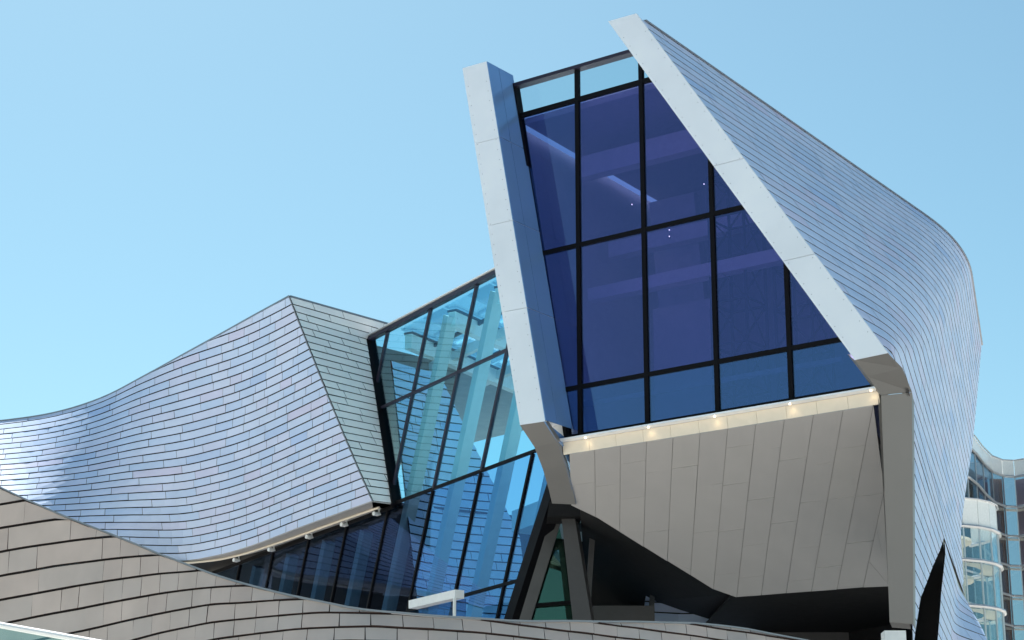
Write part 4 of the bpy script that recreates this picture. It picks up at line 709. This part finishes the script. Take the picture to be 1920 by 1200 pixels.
[(2.82,27.17,7.78),(2.81,27.09,7.60),(2.80,27.01,7.44),(2.78,26.93,7.27),(2.77,26.85,7.10),(2.76,26.77,6.93),(2.74,26.69,6.77),(2.73,26.61,6.61),(2.72,26.52,6.45),(2.71,26.44,6.29),(2.69,26.36,6.13),(2.68,26.28,5.97),(2.67,26.20,5.81),(2.66,26.12,5.66),(2.64,26.04,5.51),(2.63,25.95,5.35),(2.62,25.87,5.20),(2.61,25.79,5.05),(2.60,25.71,4.91),(2.58,25.63,4.76),(2.57,25.55,4.61),(2.56,25.47,4.47),(2.55,25.38,4.32),(2.54,25.30,4.18),(2.52,25.22,4.04)],
[(3.22,27.49,7.77),(3.20,27.41,7.60),(3.19,27.33,7.43),(3.17,27.25,7.26),(3.16,27.17,7.09),(3.14,27.08,6.93),(3.13,27.00,6.76),(3.12,26.92,6.60),(3.10,26.84,6.44),(3.09,26.76,6.28),(3.07,26.68,6.12),(3.06,26.60,5.96),(3.05,26.52,5.81),(3.03,26.44,5.65),(3.02,26.35,5.50),(3.00,26.27,5.35),(2.99,26.19,5.20),(2.98,26.11,5.05),(2.96,26.03,4.90),(2.95,25.95,4.75),(2.94,25.87,4.61),(2.92,25.79,4.46),(2.91,25.71,4.32),(2.90,25.62,4.18),(2.88,25.54,4.04)],
[(3.62,27.81,7.76),(3.60,27.73,7.59),(3.59,27.65,7.42),(3.57,27.57,7.25),(3.56,27.49,7.09),(3.54,27.40,6.92),(3.53,27.32,6.76),(3.51,27.24,6.59),(3.49,27.16,6.43),(3.48,27.08,6.27),(3.46,27.00,6.11),(3.45,26.92,5.96),(3.43,26.84,5.80),(3.42,26.76,5.65),(3.40,26.68,5.49),(3.39,26.60,5.34),(3.37,26.52,5.19),(3.35,26.44,5.04),(3.34,26.35,4.89),(3.32,26.27,4.74),(3.31,26.19,4.60),(3.29,26.11,4.45),(3.28,26.03,4.31),(3.26,25.95,4.17),(3.25,25.87,4.02)],
[(4.03,28.13,7.76),(4.02,28.05,7.59),(4.00,27.97,7.42),(3.98,27.89,7.25),(3.96,27.81,7.08),(3.95,27.73,6.92),(3.93,27.65,6.75),(3.91,27.57,6.59),(3.89,27.49,6.43),(3.88,27.40,6.27),(3.86,27.32,6.11),(3.84,27.24,5.95),(3.83,27.16,5.79),(3.81,27.08,5.64),(3.79,27.00,5.48),(3.77,26.92,5.33),(3.76,26.84,5.18),(3.74,26.76,5.03),(3.72,26.68,4.88),(3.71,26.60,4.73),(3.69,26.52,4.58),(3.67,26.44,4.44),(3.66,26.36,4.29),(3.64,26.28,4.15),(3.62,26.20,4.01)],
[(4.45,28.45,7.76),(4.44,28.37,7.59),(4.42,28.29,7.42),(4.40,28.21,7.25),(4.38,28.13,7.08),(4.36,28.05,6.92),(4.34,27.97,6.75),(4.32,27.89,6.59),(4.30,27.81,6.42),(4.28,27.73,6.26),(4.26,27.65,6.10),(4.25,27.57,5.94),(4.23,27.49,5.79),(4.21,27.41,5.63),(4.19,27.33,5.47),(4.17,27.25,5.32),(4.15,27.17,5.17),(4.13,27.09,5.02),(4.12,27.01,4.87),(4.10,26.93,4.72),(4.08,26.85,4.57),(4.06,26.77,4.42),(4.04,26.69,4.28),(4.03,26.61,4.14),(4.01,26.53,3.99)],
[(4.89,28.79,7.76),(4.86,28.71,7.59),(4.84,28.63,7.42),(4.82,28.55,7.25),(4.80,28.47,7.08),(4.78,28.39,6.91),(4.76,28.31,6.75),(4.74,28.23,6.58),(4.72,28.15,6.42),(4.70,28.07,6.26),(4.68,27.99,6.10),(4.66,27.91,5.94),(4.64,27.83,5.78),(4.62,27.75,5.62),(4.60,27.67,5.46),(4.58,27.59,5.31),(4.56,27.51,5.16),(4.54,27.42,5.00),(4.52,27.34,4.85),(4.50,27.26,4.70),(4.48,27.18,4.56),(4.46,27.10,4.41),(4.44,27.02,4.26),(4.42,26.94,4.12),(4.40,26.86,3.97)],
[(5.32,29.12,7.76),(5.30,29.04,7.59),(5.28,28.96,7.42),(5.26,28.88,7.25),(5.23,28.80,7.08),(5.21,28.72,6.91),(5.19,28.64,6.74),(5.17,28.56,6.58),(5.15,28.48,6.41),(5.12,28.40,6.25),(5.10,28.32,6.09),(5.08,28.24,5.93),(5.06,28.16,5.77),(5.04,28.08,5.61),(5.01,28.00,5.45),(4.99,27.92,5.30),(4.97,27.84,5.14),(4.95,27.76,4.99),(4.93,27.68,4.84),(4.91,27.60,4.69),(4.88,27.52,4.54),(4.86,27.44,4.39),(4.84,27.36,4.24),(4.82,27.28,4.10),(4.80,27.20,3.95)]]
FG_TOP=[-7.31,-6.92,-6.54,-6.15,-5.74,-5.29,-4.81,-4.27,-3.71,-3.12,-2.50,-1.85,-1.15,-0.41,0.31,1.02,1.68,2.27,2.83,3.39,4.01,4.66,5.31,5.85,6.32,6.81,7.25,7.63,7.88,7.96,7.98,7.98,7.95,7.82,7.59,7.31,7.03,6.75,6.46,6.17,5.92,5.73,5.73,5.82,5.90,6.00,6.10,6.20]

fgw = empty('curved_garden_wall', 'low curving wall of large beige tiles with black joints across the bottom edge', 'wall')
NCF = len(FG)
def fg_raw(ci, k):
    ci = max(0, min(NCF - 1.001, ci)); i = int(ci); f = ci - i; kk = k - FG_ROW0; kk = max(0, min(len(FG[0]) - 1.001, kk)); j = int(kk); h = kk - j
    def q(a, b): return Vector(FG[max(0, min(NCF - 1, a))][b])
    def colp(a): return lerp(q(a, j), q(a, j + 1), h)
    p0, p1, p2, p3 = colp(i - 1), colp(i), colp(i + 1), colp(i + 2)
    return 0.5 * ((2 * p1) + (p2 - p0) * f + (2 * p0 - 5 * p1 + 4 * p2 - p3) * f * f + (3 * p1 - p0 - 3 * p2 + p3) * f ** 3)
fga = [0.0]
for i in range(4 * (NCF - 1)): fga.append(fga[-1] + (fg_raw((i + 1) / 4, 9) - fg_raw(i / 4, 9)).length)
def fg_c(s):
    lo, hi = 0, len(fga) - 1
    while hi - lo > 1:
        m_ = (lo + hi) // 2
        if fga[m_] <= s: lo = m_
        else: hi = m_
    return (lo + (s - fga[lo]) / (fga[hi] - fga[lo])) / 4
KS = .27
def fgP(s, v): return fg_raw(fg_c(max(0, min(fga[-1] - .001, s))), 14 - v / KS)
def fg_top(s):
    c_ = fg_c(max(0, min(fga[-1] - .001, s))); i = min(NCF - 2, int(c_)); return (14 - lerp(FG_TOP[i], FG_TOP[i + 1], c_ - i)) * KS
tile_surface(fgP, [KS * k for k in range(0, 24)], lambda v: [(0.0, fga[-1] - .01)], lambda u, v: random.choice([.9, 1.3] if u < fga[44] + 1.6 else [.9, .6, 1.3] if u < fga[44] + 2.8 else [.36, .36, .36, .5]),
    Vector((0, -1, .2)), M['reveal'], M['tile_warm'], fgw, 'wall_face', 'tile', 'hidden_tiles', vtop=fg_top, gap_v=.024, gap_u=.007, thick=(.024, .004), nseg=4, usample=120)
mb = MB(); n = 120
for k in range(n):
    s0, s1 = lerp(.02, fga[-1] - .03, k / n), lerp(.02, fga[-1] - .03, (k + 1) / n)
    a, b = fgP(s0, fg_top(s0)), fgP(s1, fg_top(s1))
    mb.prism([a + Vector((0, -.03, 0)), b + Vector((0, -.03, 0)), b + Vector((0, .30, 0)), a + Vector((0, .30, 0))], (0, 0, .022))
mb.build('coping', M['cap'], fgw)

# glass balustrade at lower left, white entrance portal behind the wall
bal = empty('glass_balustrade', 'glass balustrade with bright metal handrail in the bottom left corner', 'balustrade')
a, b = Vector((-3.713, 14.000, 3.617)), Vector((-2.424, 13.000, 3.291))
prism('glass_panel', [a, b, b - Vector((0, 0, 1.0)), a - Vector((0, 0, 1.0))], (0, .02, 0), M['glass_rail'], bal)
MB().tube([a, b], .022, 10).build('handrail', M['white_steel'], bal)
for t in (.05, .75): 
    p = lerp(a, b, t) + Vector((0, .05, -.02)); MB().tube([p, p - Vector((0, 0, 1.0))], .02, 8).build('post', M['white_steel'], bal)

por = empty('entrance_portal', 'small white entrance canopy in front of the atrium glass, just above the curved wall', 'canopy')
pa, pb = Vector((-2.562, 50.715, 9.171)), Vector((-1.358, 48.672, 9.120))
prism('canopy_slab', [pa, pb, pb - nG * .25, pa - nG * .25], (0, 0, .20), M['white_steel'], por)
for p in (pb - eG * .02,): MB().bar(p + Vector((0, 0, -.002)), p - Vector((0, 0, 3)), .05, .06, nG).build('post', M['white_steel'], por)
prism('door_pane', [pa - nG * .3, pb - nG * .3, pb - nG * .3 - Vector((0, 0, 3)), pa - nG * .3 - Vector((0, 0, 3))], nG * .02, M['glass_lobby'], por)

# ================================================================== gallery interior, seen dimly through the dark glass
for z, off, w in ((18.1, -1.6, .5), (16.3, -2.4, .35), (14.9, -1.2, .28)):
    a, b = WP(w_left(z) + .4, z, off), WP(min(6.0, w_right(z) - .5), z, off); MB().bar(a, b, w, .3, nW).build('gallery_beam', M['white_steel'], museum)
bar('gallery_rail', WP(.15, 12.22, -.35), WP(6.3, 12.22, -.35), .10, .08, nW, M['interior'], museum)
prism('gallery_partition', [WP(.9, 11.35, -2.0), WP(2.4, 11.35, -2.0), WP(2.4, 14.6, -2.0), WP(.9, 14.6, -2.0)], nW * -.25, M['interior'], museum)
prism('gallery_partition', [WP(.3, 15.0, -3.2), WP(1.5, 15.0, -3.2), WP(1.3, 17.6, -3.2), WP(.1, 17.6, -3.2)], nW * -.25, M['interior'], museum)
def lattice(t, off, z0, z1, label):
    e = empty('lattice_tower', label, 'scaffold', 'lattice towers inside the gallery'); h = .42
    legs = [(t - h, off - h), (t + h, off - h), (t + h, off + h), (t - h, off + h)]
    for a in legs: MB().bar(WP(a[0], z0, a[1]), WP(a[0], z1, a[1]), .05, .05, nW).build('leg', M['dark_steel'], e)
    n = int((z1 - z0) / .85)
    for k in range(n):
        za, zb_ = lerp(z0, z1, k / n), lerp(z0, z1, (k + 1) / n); br = MB()
        for i in range(4):
            a, b = legs[i], legs[(i + 1) % 4]
            br.bar(WP(a[0], zb_, a[1]), WP(b[0], zb_, b[1]), .035, .035, (.1, .2, 1)); br.bar(WP(a[0], za, a[1]), WP(b[0], zb_, b[1]), .03, .03, (.1, .2, 1))
        br.build('brace', M['dark_steel'], e)
lattice(3.3, -1.6, 11.35, 17.0, 'lattice scaffold tower dimly seen behind the second glass column from the left fin')
lattice(4.6, -2.0, 11.35, 15.6, 'shorter lattice scaffold tower nearest the right fin, behind the dark glass')
for p in ((2.655, 42.772, 16.927), (4.150, 41.665, 16.996), (3.421, 42.204, 16.134), (3.418, 42.207, 15.987)):
    MB().tube([p, Vector(p) + Vector((0, 0, .02))], .009, 8).build('bulb', M['spark'], museum)

# ================================================================== glass office building behind the right flank
off_b = empty('office_building', 'curved glass office building with white parapet bands at the right edge', 'building')
M['o_glass'] = glass('office_glass', (.62,.68,.72), (.46,.54,.64), r0=.06, r1=.8)
M['o_drum'] = glass('office_drum_glass', (.84,.87,.86), (.7,.88,1.0), r0=.12)
M['o_band'] = principled('white_parapet_glass', (.82,.84,.84), rough=.25, spec=.6)
M['o_inner'] = [principled('curtain_%s' % n, c, rough=.8) for n, c in (('brown', (.34,.22,.18)), ('mauve', (.30,.23,.28)), ('teal', (.16,.24,.28)), ('cream', (.50,.46,.38)), ('dark', (.05,.055,.06)))]
M['o_rail'] = principled('steel_tube_rail', (.55,.56,.58), rough=.3, metal=.6)
def facade(name, plan, ztop, band, floors, inward, glass_m, inner_f, rail_r=.16):
    o = bpy.data.objects.new(name, None); link(o, off_b); n = len(plan)
    P2 = [Vector((p[0], p[1], 0)) for p in plan]
    def nv(i):
        a = (P2[min(n - 1, i + 1)] - P2[max(0, i - 1)]).normalized(); v = Vector((a.y, -a.x, 0)); return v if v.y < 0 or abs(v.y) < .2 and v.x > 0 else -v
    zs = [ztop - band] + floors
    for i in range(n - 1):
        a, b = P2[i], P2[i + 1]; nn = nv(i); d = (b - a).normalized()
        a2, b2 = a + d * .03, b - d * .03
        prism('parapet_panel', [a2 + Vector((0, 0, ztop - band)), b2 + Vector((0, 0, ztop - band)), b2 + Vector((0, 0, ztop)), a2 + Vector((0, 0, ztop))], nn * -.2, M['o_band'], o)
        for j in range(len(zs) - 1):
            z1, z0 = zs[j] - .06, zs[j + 1] + .0
            prism('pane', [a2 + Vector((0, 0, z0)), b2 + Vector((0, 0, z0)), b2 + Vector((0, 0, z1)), a2 + Vector((0, 0, z1))], nn * -.06, glass_m, o)
        m_ = MB(); m_.bar(a + Vector((0, 0, zs[-1])), a + Vector((0, 0, ztop - band)), .09, .12, nn); m_.build('mullion', M['o_rail'], o)
        if inner_f:
            q = inner_f(i); ia, ib = a - nn * 1.6, b - nn * 1.6
            prism('curtain', [ia + Vector((0, 0, zs[-1])), ib + Vector((0, 0, zs[-1])), ib + Vector((0, 0, zs[0])), ia + Vector((0, 0, zs[0]))], nn * -.1, M['o_inner'][q], o)
    for z in zs + [ztop + .03]:
        MB().tube([p + nv(i) * .14 + Vector((0, 0, z - .03)) for i, p in enumerate(P2)], rail_r if z < ztop else .07, 8).build('rail', M['o_rail'], o)
    for z in zs[1:]:
        sl = [p - nv(i) * .15 + Vector((0, 0, z - .2)) for i, p in enumerate(P2)]; si = [p - nv(i) * 1.55 + Vector((0, 0, z - .2)) for i, p in enumerate(P2)]
        mesh('floor_slab', sl + si, [(i, i + 1, n + i + 1, n + i) for i in range(n - 1)], M['fascia'], o)
KO = 1.3
bp = []
for x, Y in ((1790, 142), (1812, 143.5), (1828, 146), (1842, 149.5), (1858, 152.5), (1878, 154), (1900, 154.2), (1925, 153.5), (1950, 152), (1980, 150)):
    bp.append(((x - 960) / 3760 * Y * KO, Y * KO))
random.seed(3)
facade('rear_facade', bp, 1.6 + 34.4 * KO, 1.25 * KO, [1.6 + KO * (30.8 - 2.28 * k) for k in range(7)], 1, M['o_glass'], lambda i: [2, 2, 4, 2, 1, 0, 1, 0, 0, 0][i % 10], .13)
cx, cy, rr = 26.9 * KO, 131 * KO, 4.4 * KO
dp = [(cx + rr * math.sin(R(a)), cy - rr * math.cos(R(a))) for a in range(-30, 131, 16)]
facade('drum_facade', dp, 1.6 + 25.9 * KO, 1.75 * KO, [1.6 + KO * (22.0 - 2.85 * k) for k in range(4)], 1, M['o_drum'], None, .16)
MB().tube([(cx + 1.0, cy - 1.5, 0), (cx + 1.0, cy - 1.5, 25 * KO)], 1.5, 20).build('column', M['fascia'], off_b, True)
MB().tube([(cx - 1.2, cy + 1.2, 0), (cx - 1.2, cy + 1.2, 25 * KO)], 2.6, 20).build('core', M['fascia'], off_b, True)
for z in (24.0, 21.5, 18.7, 15.8):
    MB().tube([(cx, cy, z * KO + 1.2), (cx, cy, z * KO + 1.45)], rr - 2.2, 32).build('floor_slab', M['fascia'], off_b)

# planting glimpsed in the dark recess
pw = empty('plant_wall', 'dark green plants deep in the shadowed recess under the soffit', 'plants')
random.seed(11); lm = MB()
c0 = Vector((4.069, 54.000, 9.254))
for k in range(900):
    p = c0 + Vector((random.uniform(0, 1.5), random.uniform(0, .5), random.uniform(-.6, 1.5))); d = Vector((random.gauss(0, 1), random.gauss(-.6, .6), random.gauss(0, 1))).normalized(); q = d.cross(Vector((random.gauss(0, 1), random.gauss(0, 1), random.gauss(0, 1)))).normalized()
    lm.add([p - q * .03, p + d * .06, p + q * .03, p + d * .12], [(0, 1, 3), (1, 2, 3)])
tag(lm.build('foliage', M['leaf'], pw), kind='stuff')

# walkway inside the atrium
a, b = GP(1.2, 13.6, -5.5), GP(9.4, 13.9, -4.2)
MB().bar(a, b, .45, 1.0, nG).build('walkway', M['white_steel'], museum)
MB().bar(a + Vector((0, 0, 1.1)) + nG * .45, b + Vector((0, 0, 1.1)) + nG * .45, .06, .05, nG).build('walkway_rail', M['frame_violet'], museum)
MB().bar(GP(2.0, 17.0, -8.5), GP(8.8, 12.0, -3.5), .22, .22, nG).build('brace', M['white_steel'], museum)
MB().bar(GP(8.6, 17.0, -8.0), GP(5.0, 12.0, -3.5), .22, .22, nG).build('brace', M['white_steel'], museum)
rg = [GP(3.4, 0, -4.0) + Vector((1.7 * math.cos(a_), 1.7 * math.sin(a_), 15.6)) for a_ in [math.pi * (.9 + 1.1 * k / 18) for k in range(19)]]
MB().tube(rg, .045, 6).build('ring_rail', M['frame_violet'], museum)
for d in (1.2, 3.4, 5.8, 8.2):
    MB().bar(GP(-1.2, 17.3, -.5) + bdir * d, GP(9.3, 17.3, -.5) + bdir * d, .07, .1, (0, 0, 1)).build('glazing_bar', M['frame_violet'], museum)

# dark stone block to the left of the museum, out of shot, seen only as a reflection in the lobby glass
blk = empty('stone_office_block', 'dark stone block with pale window bands, mirrored in the lower lobby glass', 'building')
M['stone'] = principled('dark_rough_stone', (.05,.045,.05), rough=.9, noise=.5, nscale=.5, bump=.5)
bc = Vector((-57, 95, 0)); bx_ = Vector((.58, .81, 0)); by_ = Vector((.81, -.58, 0))
wall = prism('wall', [bc - bx_ * 8, bc + bx_ * 7, bc + bx_ * 7 - by_ * 12, bc - bx_ * 8 - by_ * 12], (0, 0, 31), M['stone'], blk)
random.seed(5)
for i in range(8):
    for j in range(5):
        if random.random() < .25: continue
        p = bc + bx_ * (-7 + 2.8 * j + random.uniform(-.3, .3)) + by_ * .1 + Vector((0, 0, 4 + 3.3 * i))
        prism('window', [p, p + bx_ * 1.7, p + bx_ * 1.7 + Vector((0, 0, 1.9)), p + Vector((0, 0, 1.9))], by_ * .12, M['white_steel'] if random.random() < .6 else M['glass_lobby'], blk)
